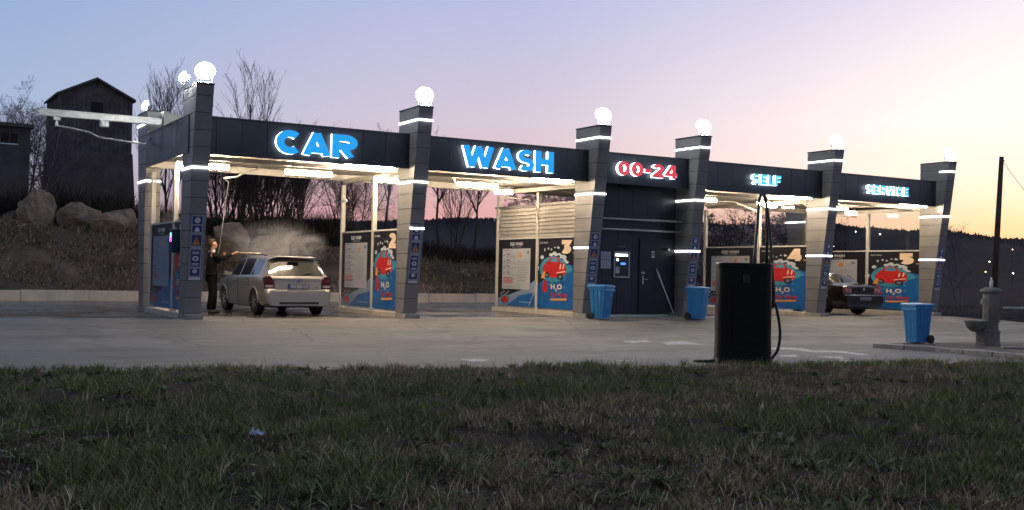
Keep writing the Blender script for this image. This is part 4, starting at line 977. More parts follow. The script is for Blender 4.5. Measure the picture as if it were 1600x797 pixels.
# squeegee broom leaning in the service recess
o = empty('broom', (13.50, -.02, -.06)); tag(o, 'white handled broom leaning beside the service door', 'broom')
m = MB(); m.tube([(.12, -.22, .06), (-.22, .16, 1.30)], .014, WHITE, 8); m.build('handle', o, smooth=True)
m = MB(); m.box((-.05, -.28, -.01), (.30, -.16, .07), mat('broom_bristles', (.10, .15, .14), .8, var=.3)); m.build('head', o, bevel=.01)

# payment terminal and papers
o = empty('payment_terminal', (12.08, .199, .97)); tag(o, 'wall payment terminal with lit top and blue screen beside the door', 'payment terminal')
m = MB()
for a, b_ in (((-.27, -.05, 0), (.27, -.001, .035)), ((-.27, -.05, .695), (.27, -.001, .73)), ((-.27, -.05, .036), (-.235, -.001, .694)), ((.235, -.05, .036), (.27, -.001, .694))): m.box(a, b_, STEEL)
m.build('frame', o, bevel=.003)
m = MB(); m.box((-.234, -.03, .036), (.234, -.002, .694), mat('terminal_panel', (.03, .03, .035), .3, var=.1)); m.box((-.03, -.036, .1), (.16, -.031, .22), BLACK); m.box((-.2, -.036, .12), (-.08, -.031, .30), STEEL); m.build('panel', o)
m = MB(); m.box((-.22, -.042, .60), (.20, -.031, .66), emission('terminal_lamp', (1, .98, .95), 5)); m.build('lamp', o)
m = MB(); m.box((-.03, -.040, .36), (.13, -.031, .42), emission('terminal_blue_screen', (.05, .22, 1), 2.2)); m.build('screen', o)
m = MB(); m.box((-.18, -.045, .46), (-.11, -.031, .54), emission('terminal_button', (1, 1, 1), 1.5)); m.build('button', o)
o = empty('payment_terminal_title', (12.08, .199, 1.78)); tag(o, 'faint lettered plate above the payment terminal', 'plate')
m = MB(); m.box((-.17, -.008, 0), (.17, -.001, .12), DARK); m.build('plate', o)
lettering('lettering', 'AUTOMAT', -.13, .13, .035, .085, lambda u, v, d: (u, -.009-d, v), PLINE, None, 0, .002, 0, o)
for k, z in enumerate((1.22, 1.46)):
    m = MB(); m.box((-.17, -.006, 0), (.17, -.001, .225), mat('notice_paper', (.42, .43, .47), .6, var=.06))
    for q in range(6): m.box((-.13, -.0075, .03+.028*q), (.03+.08*((q*3) % 2), -.0062, .036+.028*q), PLINE)
    o = m.build('notice', loc=(11.56, .199, z)); tag(o, ['lower', 'upper'][k]+' of two grey paper notices left of the payment terminal', 'notice')

# security camera on the second partition
o = empty('security_camera', (5.30, 3.9, 3.0)); tag(o, 'small white security camera on the rear post of partition 2', 'camera')
m = MB(); m.tube([(.05, 0, 0), (-.05, -.12, -.05)], .018, WHITE, 6); m.build('mount', o)
m = MB(); m.lathe([(.035, -.12), (.045, -.10), (.045, .08), (.03, .10)], WHITE, (-.06, -.18, -.06), 12, 'y'); m.build('housing', o, smooth=True)

# ------------------------------------------------------------------ cars
TYRE = mat('tyre_rubber', (.015, .015, .016), .8, var=.2, scale=20); RIM = mat('alloy_rim', (.42, .42, .43), .3, .85, var=.05)
CARGLASS = mat('dark_car_glass', (.02, .024, .026), .06, 0, var=0, spec=.8, coat=.3); TRIM = mat('car_black_trim', (.015, .015, .016), .5, var=.1)
LAMPR = mat('red_lamp_glass', (.055, .008, .010), .15, 0, var=.15, scale=30, coat=.5); LAMPW = mat('clear_lamp_glass', (.35, .30, .28), .12, 0, var=.1, coat=.5)
def car(name, loc, rz, L, W, keys, cells, axles, paint_, r_t=.315, cat='', label=''):
    """keys: (y, w, zbottom, zbelt, zroof, xroof, winbottom, wintop)"""
    K = np.array(keys, float); o = empty(name, loc, rz); tag(o, label, cat)
    ys = set(K[:, 0])
    for ya in axles:
        for k in range(13): ys.add(round(ya+(r_t+.055)*math.cos(math.pi*k/12), 3))
    for _, _, a, b_, _, _ in cells: ys.add(a); ys.add(b_)
    ys = np.array(sorted(ys)); G = []
    for y in ys:
        w_, zb, be, zr, xr = [np.interp(y, K[:, 0], K[:, i]) for i in range(1, 6)]
        az_ = -1
        for ya in axles:
            if abs(y-ya) <= r_t+.055: az_ = max(az_, .31+math.sqrt(max(0, (r_t+.055)**2-(y-ya)**2)))
        hgt = zr-be
        z3 = min(.50, be-.10); z4 = min(.72, be-.05)
        row = [(0, zb+.02), (.78*w_, zb), (.965*w_, zb+.05), (1.0*w_, z3), (1.0*w_, z4), (.985*w_, be-.03), (.965*w_, be), (.955*w_*(1-.06)+.06*xr, be+.06*hgt)]
        a, b_ = (.965*w_, be), (xr+.02, zr-.16*hgt)
        row += [(b_[0]+.02*(hgt > .2), b_[1]), (xr, zr-.055*min(1, hgt*2)), (xr*.62, zr-.012), (0, zr)]
        if az_ > 0: row = [(x_, max(z_, az_)) if 0 < i < 5 else (x_, z_) for i, (x_, z_) in enumerate(row)]
        G.append(row)
    G = np.array(G); nr = G.shape[1]
    groups = {'body': []}
    for i in range(len(ys)-1):
        ym = (ys[i]+ys[i+1])/2
        for j in range(nr-1):
            for s in (-1, 1):
                tgt = 'body'
                for idx, (nm, side, a, b_, j0, j1) in enumerate(cells):
                    if a <= ym <= b_ and j0 <= j < j1 and (side == 0 or side == s): tgt = (nm, idx)
                q = [(i, j), (i+1, j), (i+1, j+1), (i, j+1)]
                groups.setdefault(tgt, []).append([(s*G[a2, b2, 0], ys[a2], G[a2, b2, 1]) for a2, b2 in (q if s > 0 else q[::-1])])
    for key, fcs in groups.items():
        m = MB(); idx = {}; vs = []; fs = []
        for f in fcs:
            ff = []
            for p in f:
                kk = tuple(round(c, 4) for c in p)
                if kk not in idx: idx[kk] = len(vs); vs.append(p)
                if not ff or ff[-1] != idx[kk]: ff.append(idx[kk])
            if len(ff) > 2 and ff[0] == ff[-1]: ff.pop()
            if len(set(ff)) > 2: fs.append(ff)
        mt = paint_ if key == 'body' else CARGLASS
        if key == 'body':
            for yy, order in ((0, 1), (len(ys)-1, -1)):
                ring = [(G[yy, j, 0], ys[yy], G[yy, j, 1]) for j in range(nr)]+[(-G[yy, j, 0], ys[yy], G[yy, j, 1]) for j in range(nr-2, 0, -1)]
                b0_ = len(vs); vs += ring; fs.append(list(range(b0_, b0_+len(ring)))[::order])
        m.add(vs, fs, mt)
        c = m.build(key if key == 'body' else key[0], o, smooth=True)
        if key == 'body':
            ma = c.modifiers.new('w', 'WELD'); ma.merge_threshold = .001
            eb = c.modifiers.new('e', 'EDGE_SPLIT'); eb.split_angle = math.radians(38)
    m = MB()
    for ya in axles:
        for s in (-1, 1):
            m.tube([(s*(W/2-.004), ya+(r_t+.062)*math.cos(math.pi*k/16), .31+(r_t+.062)*math.sin(math.pi*k/16)) for k in range(17)], .024, paint_, 6)
    m.build('wheel_arch_lip', o, smooth=True)
    # underbody
    m = MB(); m.box((-W*.40, .25, .20), (W*.40, L-.35, .42), TRIM); 
    for ya in axles: m.box((-W*.40, ya-.36, .30), (W*.40, ya+.36, .68), TRIM)
    m.build('chassis', o)
    for ya in axles:
        for s in (-1, 1):
            wx = s*(W/2-.115)
            wl = MB(); wl.lathe([(.19, -.10), (r_t-.03, -.10), (r_t, -.075), (r_t, .075), (r_t-.03, .10), (.19, .10)], TYRE, (wx, ya, r_t), 28, 'x'); wo_ = wl.build('wheel', o, smooth=False)
            rim = MB(); rim.lathe([(.205, -.06), (.21, .085), (.195, .09)], RIM, (wx if s > 0 else wx, ya, r_t), 24, 'x')
            xo = wx+s*.088
            for k in range(7):
                a = 2*math.pi*k/7; u = Vector((0, math.cos(a), math.sin(a))); v = Vector((0, -math.sin(a), math.cos(a))); c_ = Vector((xo, ya, r_t))
                rim.hexa([c_+u*.02-v*.026, c_+u*.20-v*.018, c_+u*.20+v*.018, c_+u*.02+v*.026] + [p+Vector((s*.016, 0, 0)) for p in (c_+u*.02-v*.026, c_+u*.20-v*.018, c_+u*.20+v*.018, c_+u*.02+v*.026)], RIM)
            rim.lathe([(.045, -.004), (.045, .024), (.03, .03)] if s > 0 else [(.045, .004), (.045, -.024), (.03, -.03)], RIM, (xo, ya, r_t), 14, 'x')
            back_ = MB()
            rim.lathe([(.19, -.01), (.19, .0)], TRIM, (xo-s*.03, ya, r_t), 20, 'x')
            rim.build('rim', wo_)
    return o
SILVER = mat('silver_car_paint', (.36, .345, .325), .32, .55, var=0, coat=.35)
DARKP = mat('dark_car_paint', (.022, .018, .016), .2, .3, var=.1, coat=.8)
wag = [(0.0, .78, .36, .60, .63, .66), (.05, .835, .30, .63, .66, .72), (.085, .85, .27, .66, .69, .74), (.11, .85, .25, .905, .94, .70), (.16, .855, .23, .935, .985, .68), (.30, .865, .20, .955, 1.18, .655), (.50, .87, .19, .965, 1.425, .60), (.60, .873, .18, .965, 1.455, .595),
       (1.3, .876, .17, .955, 1.49, .60), (2.2, .876, .17, .94, 1.50, .60), (2.8, .872, .17, .925, 1.455, .58), (3.15, .868, .17, .92, 1.30, .60), (3.6, .86, .18, .90, .99, .62), (4.05, .84, .20, .83, .88, .56), (4.3, .80, .22, .73, .78, .50), (4.45, .74, .26, .60, .66, .42), (4.5, .68, .32, .50, .55, .36)]
wc = [('rear_window', 0, .16, .50, 8, 11), ('side_window', 1, .62, 1.28, 7, 8), ('side_window', -1, .62, 1.28, 7, 8), ('side_window', 1, 1.34, 2.18, 7, 8), ('side_window', -1, 1.34, 2.18, 7, 8),
      ('side_window', 1, 2.26, 3.15, 7, 8), ('side_window', -1, 2.26, 3.15, 7, 8), ('windscreen', 0, 2.86, 3.55, 8, 11)]
cw = car('station_wagon', (3.13, 1.28, -.12), math.radians(0), 4.5, 1.75, wag, wc, (.86, 3.56), SILVER, label='wet silver estate car seen from behind, being washed in the second bay', cat='car')
def cp(mb, name, parent=None, **k): return mb.build(name, parent or cw, **k)
for s in (-1, 1):
    m = MB(); f = lambda a, b_, d: (s*a, d, b_)
    m.prism([(.60, .66), (.845, .66), (.85, .93), (.80, .965), (.69, .965), (.615, .86)], f, .060, .20, LAMPR); m.prism([(.64, .69), (.83, .69), (.83, .75), (.63, .75)], f, .052, .062, LAMPW); cp(m, 'tail_lamp', bevel=.015)
    m = MB(); m.hexa([(s*.80, 2.98, .95), (s*1.0, 3.02, .96), (s*1.02, 3.12, .96), (s*.80, 3.14, .95), (s*.82, 2.98, 1.03), (s*1.0, 3.02, 1.08), (s*1.0, 3.12, 1.08), (s*.82, 3.14, 1.03)], SILVER); cp(m, 'side_mirror', bevel=.015)
    for y in (1.55, 2.45):
        m = MB(); m.box((s*.876-.012 if s > 0 else -.888, y, .80), (.888 if s > 0 else -.864, y+.18, .83), SILVER); cp(m, 'door_handle', bevel=.005)
    m = MB(); m.tube([(s*.625, .62, 1.475), (s*.63, 1.0, 1.50), (s*.63, 2.5, 1.505), (s*.61, 2.9, 1.46)], .014, TRIM, 6); cp(m, 'roof_rail', smooth=True)
    m = MB(); m.prism([(.60, .60), (.80, .58), (.83, .70), (.66, .74)], f, 4.22, 4.40, LAMPW); cp(m, 'headlight', bevel=.01)
    for ya, yb_ in ((1.31, 1.322), (2.215, 2.227), (3.17, 3.182)):
        m = MB(); m.box((s*.878-.004, ya, .26 if ya > 1.4 else .70), (s*.878+.004, yb_, .92), TRIM); cp(m, 'door_gap')
m = MB(); RR = [rrect(hx, .11, .10, z_, 7) for hx, z_ in ((.76, .25), (.80, .30), (.825, .40), (.835, .50), (.83, .555), (.80, .595))]
n_ = len(RR[0]); vs_ = [(p_[0], p_[1]+.06-.012*(1-(p_[0]/.84)**2)*(p_[1] < 0), p_[2]) for r_q in RR for p_ in r_q]
fs_ = [(i*n_+k, i*n_+(k+1) % n_, (i+1)*n_+(k+1) % n_, (i+1)*n_+k) for i in range(len(RR)-1) for k in range(n_)]+[tuple(range((len(RR)-1)*n_, len(RR)*n_))]
m.add(vs_, fs_, SILVER); m.box((-.50, -.068, .29), (.50, -.045, .345), TRIM); cp(m, 'rear_bumper', smooth=False, bevel=.006)
m = MB(); m.box((-.595, .035, .64), (.595, .10, .905), SILVER); m.box((-.60, .052, .60), (.60, .09, .655), TRIM); m.prism([(-.60, .885), (.60, .885), (.585, .925), (-.585, .925)], lambda a, b_, d: (a, d, b_), .025, .10, SILVER); tg = cp(m, 'tailgate', bevel=.012)
pl = MB(); pl.box((-.27, .0, .665), (.27, .02, .785), mat('number_plate_white', (.13, .14, .18), .4, var=.05)); pl.box((-.27, -.003, .665), (-.232, -.001, .785), SIGNBLUE); plo = cp(pl, 'number_plate')
lettering('lettering', 'AX 031-AT', -.215, .255, .69, .765, lambda u, v, d: (u, -.001-d, v), PGREYB, None, 0, .003, .01, plo)
m = MB(); m.lathe([(.045, 0), (.05, .008), (.035, .012)], CHROME, (0, .018, .86), 16, 'y'); cp(m, 'round_badge')
m = MB(); m.box((.42, .022, .685), (.50, .030, .71), CHROME); cp(m, 'badge')
m = MB(); m.tube([(.0, .12, 1.0), (.18, .17, 1.04), (.38, .20, 1.07)], .010, TRIM, 6); cp(m, 'wiper')
m = MB(); m.tube([(0, .75, 1.46), (.0, .68, 1.78)], .006, TRIM, 5); cp(m, 'antenna')
m = MB(); m.prism([(-.58, 1.435), (.58, 1.435), (.56, 1.46), (-.56, 1.46)], lambda a, b_, d: (a, d, b_), .40, .60, SILVER); cp(m, 'roof_spoiler', bevel=.01)
m = MB(); m.box((-.14, .30, 1.385), (.14, .40, 1.41), LAMPR); cp(m, 'brake_light')

sed = [(0.0, .76, .34, .62, .66, .66), (.06, .84, .28, .68, .72, .70), (.10, .86, .24, .93, .965, .66), (.16, .87, .22, .95, .985, .66), (.62, .885, .20, .965, 1.03, .64), (.78, .89, .19, .965, 1.06, .62), (1.25, .895, .18, .955, 1.36, .56), (1.6, .897, .17, .95, 1.42, .56),
       (2.3, .90, .17, .94, 1.44, .57), (2.9, .895, .17, .93, 1.39, .56), (3.2, .89, .17, .92, 1.25, .58), (3.65, .88, .18, .90, .97, .62), (4.2, .86, .20, .84, .88, .56), (4.5, .80, .23, .74, .78, .5), (4.68, .72, .30, .58, .64, .4)]
sc_ = [('rear_window', 0, .78, 1.22, 8, 11), ('side_window', 1, 1.22, 1.60, 7, 8), ('side_window', -1, 1.22, 1.60, 7, 8), ('side_window', 1, 1.66, 2.38, 7, 8), ('side_window', -1, 1.66, 2.38, 7, 8), ('side_window', 1, 2.46, 3.2, 7, 8), ('side_window', -1, 2.46, 3.2, 7, 8), ('windscreen', 0, 2.95, 3.6, 8, 11)]
cs = car('sedan', (21.95, .30, -.12), 0, 4.68, 1.80, sed, sc_, (.98, 3.70), DARKP, label='dark sedan parked nose in inside the rightmost wash bay', cat='car')
for s in (-1, 1):
    f = lambda a, b_, d: (s*a, d, b_)
    m = MB(); m.prism([(.50, .74), (.83, .74), (.865, .80), (.85, .90), (.52, .905)], f, .055, .22, emission('lit_tail_lamp', (.7, .02, .02), .10)); tl = m.build('tail_lamp', cs, bevel=.015)
    for cx in (.60, .75):
        m = MB(); m.lathe([(.05, 0), (.055, .01), (.03, .012)], LAMPW, (s*cx, .042, .825), 14, 'y'); m.build('lens', tl)
m = MB(); m.box((-.85, -.05, .40), (.85, .09, .64), DARKP); m.box((-.80, -.03, .27), (.80, .07, .399), TRIM); m.box((-.84, -.057, .645), (.84, .05, .658), CHROME); m.build('rear_bumper', cs, bevel=.03)
m = MB(); m.box((-.49, .03, .70), (.49, .10, .94), DARKP); m.build('boot_lid', cs, bevel=.02)
m = MB(); m.box((-.27, -.07, .50), (.27, -.052, .61), mat('number_plate_white', (.36, .37, .40), .4)); m.build('number_plate', cs)
m = MB(); m.lathe([(.05, 0), (.05, .01)], CHROME, (0, .018, .85), 16, 'y'); m.build('round_badge', cs)

# ------------------------------------------------------------------ the man washing the car
def skin(name, verts, edges, radii, m_, parent, sub=2, root=0):
    me = bpy.data.meshes.new(name); me.from_pydata([tuple(v) for v in verts], edges, []); me.materials.append(m_)
    o = bpy.data.objects.new(name, me); col.objects.link(o); o.parent = parent
    sk = me.skin_vertices[0] if len(me.skin_vertices) else None
    md = o.modifiers.new('skin', 'SKIN'); md.use_smooth_shade = True
    if not len(me.skin_vertices):
        bpy.context.view_layer.objects.active = o
        import bmesh
        bm = bmesh.new(); bm.from_mesh(me); bm.verts.layers.skin.verify(); bm.to_mesh(me); bm.free()
    for i, r in enumerate(radii):
        me.skin_vertices[0].data[i].radius = (r, r) if not isinstance(r, tuple) else r
        me.skin_vertices[0].data[i].use_root = (i == root)
    sd = o.modifiers.new('sub', 'SUBSURF'); sd.levels = sub; sd.render_levels = sub
    return o
man = empty('person', (1.34, 2.62, -.12), math.radians(-12)); tag(man, 'man in black jacket and trousers holding a spray lance by the silver car', 'person')
FLESH = mat('skin', (.42, .22, .15), .5, var=.08, scale=12); JACK = mat('black_jacket', (.008, .008, .009), .9, spec=.1, var=.3, scale=14, bump=.5, bscale=12); TROU = mat('black_trousers', (.006, .006, .006), .9, spec=.1, var=.3, scale=12, bump=.5, bscale=10)
SHOE = mat('dark_shoes', (.03, .022, .02), .5, var=.2); HAIR = mat('brown_hair', (.06, .035, .022), .7, var=.3, scale=40); SHIRT = mat('white_shirt', (.62, .62, .62), .7, var=.08)
V_ = []; E_ = []; R_ = []
def av(p, r, par=None):
    V_.append(Vector(p)); R_.append(r)
    if par is not None: E_.append((par, len(V_)-1))
    return len(V_)-1
pel = av((0, 0, .98), (.085, .10)); sp1 = av((-.01, 0, 1.15), (.11, .135), pel); sp2 = av((-.01, 0, 1.36), (.12, .15), sp1); ne0 = av((0, 0, 1.52), (.065, .07), sp2); ne1 = av((.02, 0, 1.60), .055, ne0)
hd1 = av((.045, 0, 1.675), (.085, .07), ne1); hd2 = av((.035, 0, 1.75), (.10, .078), hd1); hd3 = av((.02, 0, 1.81), (.075, .065), hd2)
nose = av((.135, 0, 1.715), .018, hd1); chin = av((.10, 0, 1.645), .032, hd1)
legs = {}
for s, fxx in ((1, .06), (-1, -.05)):
    a = av((0, s*.10, .90), .075, pel); k = av((.04+fxx*.5, s*.115, .50), .068, a); an = av((fxx, s*.12, .11), .035, k); to = av((fxx+.10, s*.13, .055), .022, an); legs[s] = (Vector((0, s*.10, .92)), Vector((.04+fxx*.5, s*.115, .50)), Vector((fxx, s*.12, .11)))
arms = {-1: [(0, -.19, 1.47), (.26, -.24, 1.37), (.50, -.16, 1.50)], 1: [(0, .19, 1.47), (.13, .27, 1.26), (.24, .10, 1.44)]}
hands = {-1: Vector((.56, -.14, 1.515)), 1: Vector((.29, .03, 1.475))}
for s in (-1, 1):
    sh = av(arms[s][0], .075, sp2); elb = av(arms[s][1], .048, sh); wr = av(arms[s][2], .031, elb)
    hp = hands[s]; pm = av(hp, (.036, .022), wr); dirh = (hp-Vector(arms[s][2])).normalized(); side = Vector((0, 0, 1)); inn = dirh.cross(side).normalized()*(-1 if s < 0 else 1)
    for k, (off, ln_) in enumerate(((.026, .072), (.009, .08), (-.009, .076), (-.026, .062))):
        b0_ = hp+dirh*.035+side*off; f1 = av(b0_, .0105, pm); f2 = av(b0_+dirh*ln_*.45+inn*.012, .0095, f1); f3 = av(b0_+dirh*ln_*.5+inn*.040, .009, f2); av(b0_+dirh*ln_*.15+inn*.052, .0085, f3)
    t1 = av(hp+side*.03+inn*.012, .012, pm); t2 = av(hp+side*.045+inn*.04+dirh*.02, .0105, t1); av(hp+side*.035+inn*.055+dirh*.045, .0095, t2)
body = skin('body', V_, E_, R_, FLESH, man)
V_ = []; E_ = []; R_ = []
p00 = av((0, 0, .80), (.15, .185)); p0 = av((0, 0, .92), (.165, .195), p00); p1 = av((-.01, 0, 1.12), (.15, .175), p0); p2 = av((-.01, 0, 1.38), (.145, .175), p1); p3 = av((0, 0, 1.50), (.095, .11), p2)
for s in (-1, 1):
    a = av((0, s*.19, 1.455), .09, p2); b_ = av(arms[s][1], .066, a); c_ = av(Vector(arms[s][2])*.88+Vector(arms[s][1])*.12, .048, b_)
skin('jacket', V_, E_, R_, JACK, man)
V_ = []; E_ = []; R_ = []
p0 = av((0, 0, 1.02), (.15, .175))
for s in (-1, 1):
    a, k, an = legs[s]; q = av(a, .125, p0); q2 = av(k, .092, q); av(an+Vector((0, 0, -.02)), .080, q2)
skin('trousers', V_, E_, R_, TROU, man)
for s in (-1, 1):
    an = legs[s][2]; skin('shoe', [an+Vector((-.05, 0, -.045)), an+Vector((.06, 0, -.055)), an+Vector((.17, .01*s, -.065))], [(0, 1), (1, 2)], [(.062, .066), (.058, .056), (.045, .045)], SHOE, man)
m = MB(); 
for j, (rr_, zz) in enumerate(()): pass
hv = []; hf = []; nh = 18; rows_ = [(.092, 1.70), (.108, 1.735), (.112, 1.775), (.10, 1.82), (.07, 1.85), (.02, 1.865)]
for rr_, zz in rows_:
    for k in range(nh):
        a = 2*math.pi*k/nh; fr_ = max(0, math.cos(a)); xk = -.005+rr_*1.02*math.cos(a); low = fr_*max(0, 1.80-zz)*1.6
        hv.append((xk-.10*fr_*(zz < 1.78)-low*.1, rr_*.86*math.sin(a), zz))
for j in range(len(rows_)-1):
    for k in range(nh): hf.append((j*nh+k, j*nh+(k+1) % nh, (j+1)*nh+(k+1) % nh, (j+1)*nh+k))
hf.append(tuple(range((len(rows_)-1)*nh, len(rows_)*nh))); m.add(hv, hf, HAIR); m.build('hair', man, smooth=True)
for s in (-1, 1):
    m = MB(); m.lathe([(.003, -.012), (.011, -.006), (.013, 0), (.011, .006), (.003, .012)], mat('eye_dark', (.03, .02, .02), .2, var=0), (.118, s*.032, 1.735), 8); m.build('eye', man, smooth=True)
    m = MB(); m.lathe([(.006, -.03), (.018, -.02), (.022, 0), (.018, .02), (.006, .03)], FLESH, (.02, s*.083, 1.72), 8); m.build('ear', man, smooth=True)
skin('shirt_collar', [(-.01, -.16, 1.525), (.03, -.07, 1.565), (.06, 0, 1.555), (.03, .07, 1.565), (-.01, .16, 1.525)], [(0, 1), (1, 2), (2, 3), (3, 4)], [.042, .032, .028, .032, .042], SHIRT, man, root=2)
# lance in his hands: a thing of its own
R3 = Matrix.Rotation(math.radians(-12), 4, 'Z'); wp = lambda p: (R3 @ Vector(p))+Vector((1.34, 2.62, -.12))
o = empty('spray_lance', wp((.30, .05, 1.48))); tag(o, 'pale pressure washer lance held by the man, aimed at the silver car', 'lance')
q = lambda p: wp(p)-o.location
m = MB(); m.tube([q((.24, .06, 1.46)), q((.64, -.13, 1.525))], .023, BLACK, 10); m.build('grip', o, smooth=True)
m = MB(); m.tube([q((.64, -.13, 1.525)), q((.84, -.20, 1.53)), q((1.14, -.28, 1.52))], [.02, .022, .018], mat('lance_tube', (.6, .54, .44), .35, .2, var=0), 8); m.build('tube', o, smooth=True)

# ------------------------------------------------------------------ spray mist
def mist(name, c, s, dens, label, rz=0.):
    me = bpy.data.meshes.new(name); import bmesh
    bm = bmesh.new(); bmesh.ops.create_icosphere(bm, subdivisions=3, radius=1); bm.to_mesh(me); bm.free()
    o = bpy.data.objects.new(name, me); col.objects.link(o); o.location = c; o.scale = s; o.rotation_euler = (0, 0, rz)
    m = bpy.data.materials.new(name); m.use_nodes = True; t = m.node_tree; t.nodes.clear(); out = t.nodes.new('ShaderNodeOutputMaterial')
    pv = t.nodes.new('ShaderNodeVolumePrincipled'); pv.inputs['Color'].default_value = (.95, .93, .9, 1); pv.inputs['Anisotropy'].default_value = .25
    tc = t.nodes.new('ShaderNodeTexCoord'); ln_ = nn(t, 'ShaderNodeVectorMath', {0: tc.outputs['Object']}, operation='LENGTH')
    fo = nn(t, 'ShaderNodeMapRange', {0: ln_.outputs['Value'], 1: .0, 2: .95, 3: 1., 4: 0.}, interpolation_type='SMOOTHSTEP')
    nz = nn(t, 'ShaderNodeTexNoise', {'Vector': tc.outputs['Object'], 'Scale': 2.4, 'Detail': 6., 'Distortion': 1.2})
    mr = nn(t, 'ShaderNodeMapRange', {0: nz.outputs[0], 1: .44, 2: .66, 3: 0.05, 4: 1.})
    dn = mathn(t, 'MULTIPLY', mathn(t, 'MULTIPLY', fo.outputs[0], mr.outputs[0]), dens)
    t.links.new(dn, pv.inputs['Density']); t.links.new(pv.outputs[0], out.inputs['Volume']); me.materials.append(m)
    tag(o, label, 'mist', kind='stuff'); return o
mist('spray_mist', (3.15, 3.0, 1.62), (1.55, 1.3, .8), 3.2, 'drifting spray mist above the roof of the silver car')
mist('ground_mist', (5.2, 1.8, .45), (2.6, 1.8, .8), .16, 'thin low mist around the base of the second column')

# ------------------------------------------------------------------ buildings behind on the left
BRICK = soil_mat('dark_old_brick', (.075, .065, .060), (.13, .112, .10), (.19, .165, .145), 1.0)
TIMB = mat('dark_timber', (.10, .086, .080), .85, var=.4, scale=2.0)
def facing(px): v = at(px, 400, 10)-CAM; return math.atan2(-v.x, v.y)
D_ = 60.; k_ = D_/FPX
base = at(147, 335, D_); tow = empty('brick_tower', base, facing(147)+.18); tag(tow, 'dark old tower with gabled roof and flared base behind the bank', 'tower')
tz = lambda y: (at(147, y, D_)-base).z
m = MB(); w2 = 56*k_; wb = 67*k_; z1 = tz(236); z2 = tz(152)
m.hexa([(-wb, 0, -2.5), (wb, 0, -2.5), (wb, 4.6, -2.5), (-wb, 4.6, -2.5), (-w2*1.02, .25, z1), (w2*1.02, .25, z1), (w2*1.02, 4.4, z1), (-w2*1.02, 4.4, z1)], BRICK); m.build('base', tow)
m = MB(); n = 16
for i in range(n):
    a = -w2+2*w2*i/n; m.box((a+.01, .30, z1+.002), (a+2*w2/n-.01, .34, z2), TIMB)
m.box((-w2+.01, .345, z1+.002), (w2-.01, 4.3, z2), BRICK)
pk = tz(124); m.prism([(-w2, z2+.002), (w2, z2+.002), (0, pk)], lambda a, b_, d: (a, d, b_), .30, 4.3, TIMB); m.build('wall', tow)
m = MB()
for s in (-1, 1):
    e = w2+.12; ez = z2-.04
    m.hexa([(s*e, .05, ez), (0, .05, pk+.02), (0, 4.5, pk+.02), (s*e, 4.5, ez), (s*e, .05, ez+.13), (0, .05, pk+.16), (0, 4.5, pk+.16), (s*e, 4.5, ez+.13)], TIMB)
m.build('roof', tow)
m = MB(); cx = 2*k_; m.box((cx-.32, .27, tz(182)), (cx+.32, .298, tz(158)), SEAM); wd = m.build('window', tow)
m = MB(); m.box((cx-.36, .25, tz(182)-.08), (cx+.36, .268, tz(182)), STEEL); m.build('sill', wd)
D_ = 50.; k_ = D_/FPX; base = at(-15, 338, D_); ho = empty('brick_house', base, facing(0)+.12); tag(ho, 'plain old house with flat roof at the far left edge', 'house')
hz = lambda y: (at(0, y, D_)-base).z
m = MB(); m.box((-5.5, 0, -2.5), (54*k_, 4.5, hz(196)), soil_mat('grey_render', (.075, .068, .070), (.11, .10, .10), (.15, .135, .13), 1.2)); m.build('wall', ho)
m = MB(); m.box((-5.8, -.25, hz(196)+.003), (59*k_, 4.8, hz(190)), TIMB); m.build('roof', ho)
m = MB(); m.box((12*k_, -.03, hz(222)), (36*k_, -.002, hz(206)), SEAM); wd = m.build('window', ho)
m = MB(); m.box((11*k_, -.06, hz(222)-.06), (37*k_, -.031, hz(222)), STEEL); m.box((23.4*k_, -.05, hz(222)), (24.6*k_, -.031, hz(206)), TIMB); m.build('window_frame', wd)

# ------------------------------------------------------------------ boulders
ROCK = soil_mat('boulder_rock', (.12, .095, .07), (.28, .22, .16), (.46, .38, .29), 2.6)
def boulder(p, s, seed, label, rz=0.):
    import bmesh
    bm = bmesh.new(); bmesh.ops.create_icosphere(bm, subdivisions=4, radius=1); r = random.Random(seed)
    pl_ = [(Vector((r.gauss(0, 1), r.gauss(0, 1), r.gauss(0, .8))).normalized(), r.uniform(.62, .9)) for _ in range(16)]
    for v in bm.verts:
        q_ = v.co.copy()
        for nrm, d in pl_:
            e = q_.dot(nrm)-d
            if e > 0: q_ -= nrm*e*.92
        nz = float(fbm(q_.x*3+seed, q_.y*3+q_.z*2.3, 4))-.5+.5*(float(fbm(q_.x*9+seed, q_.y*9+q_.z*8, 3))-.5); q_ *= 1+nz*.30; v.co = Vector((q_.x*s[0], q_.y*s[1], q_.z*s[2]))
    me = bpy.data.meshes.new('boulder'); bm.to_mesh(me); bm.free(); me.materials.append(ROCK)
    o = bpy.data.objects.new('boulder', me); col.objects.link(o); o.location = p; o.rotation_euler = (0, 0, rz); tag(o, label, 'boulder', 'boulders on top of the bank')
boulder(at(58, 336, 40.5), (.75, .8, .98), 3, 'big blocky boulder on the bank, leftmost, below the gap beside the tower')
boulder(at(122, 342, 40.5), (.85, .7, .75), 8, 'broad low boulder on the bank in front of the tower')
boulder(at(165, 347, 39.8), (.85, .6, .42), 21, 'slanting pinkish rock slab leaning right on the bank')
boulder(at(194, 343, 40.8), (.6, .6, .5), 5, 'rounded boulder on the bank just left of the rear column')
boulder(at(14, 345, 41), (.45, .4, .42), 6, 'small boulder at the far left edge of the bank')
boulder(at(362, 378, 39.5), (.85, .7, .72), 12, 'large rounded boulder behind the man washing the car')
boulder(at(268, 352, 41), (.6, .5, .5), 14, 'boulder seen through the first bay partition')

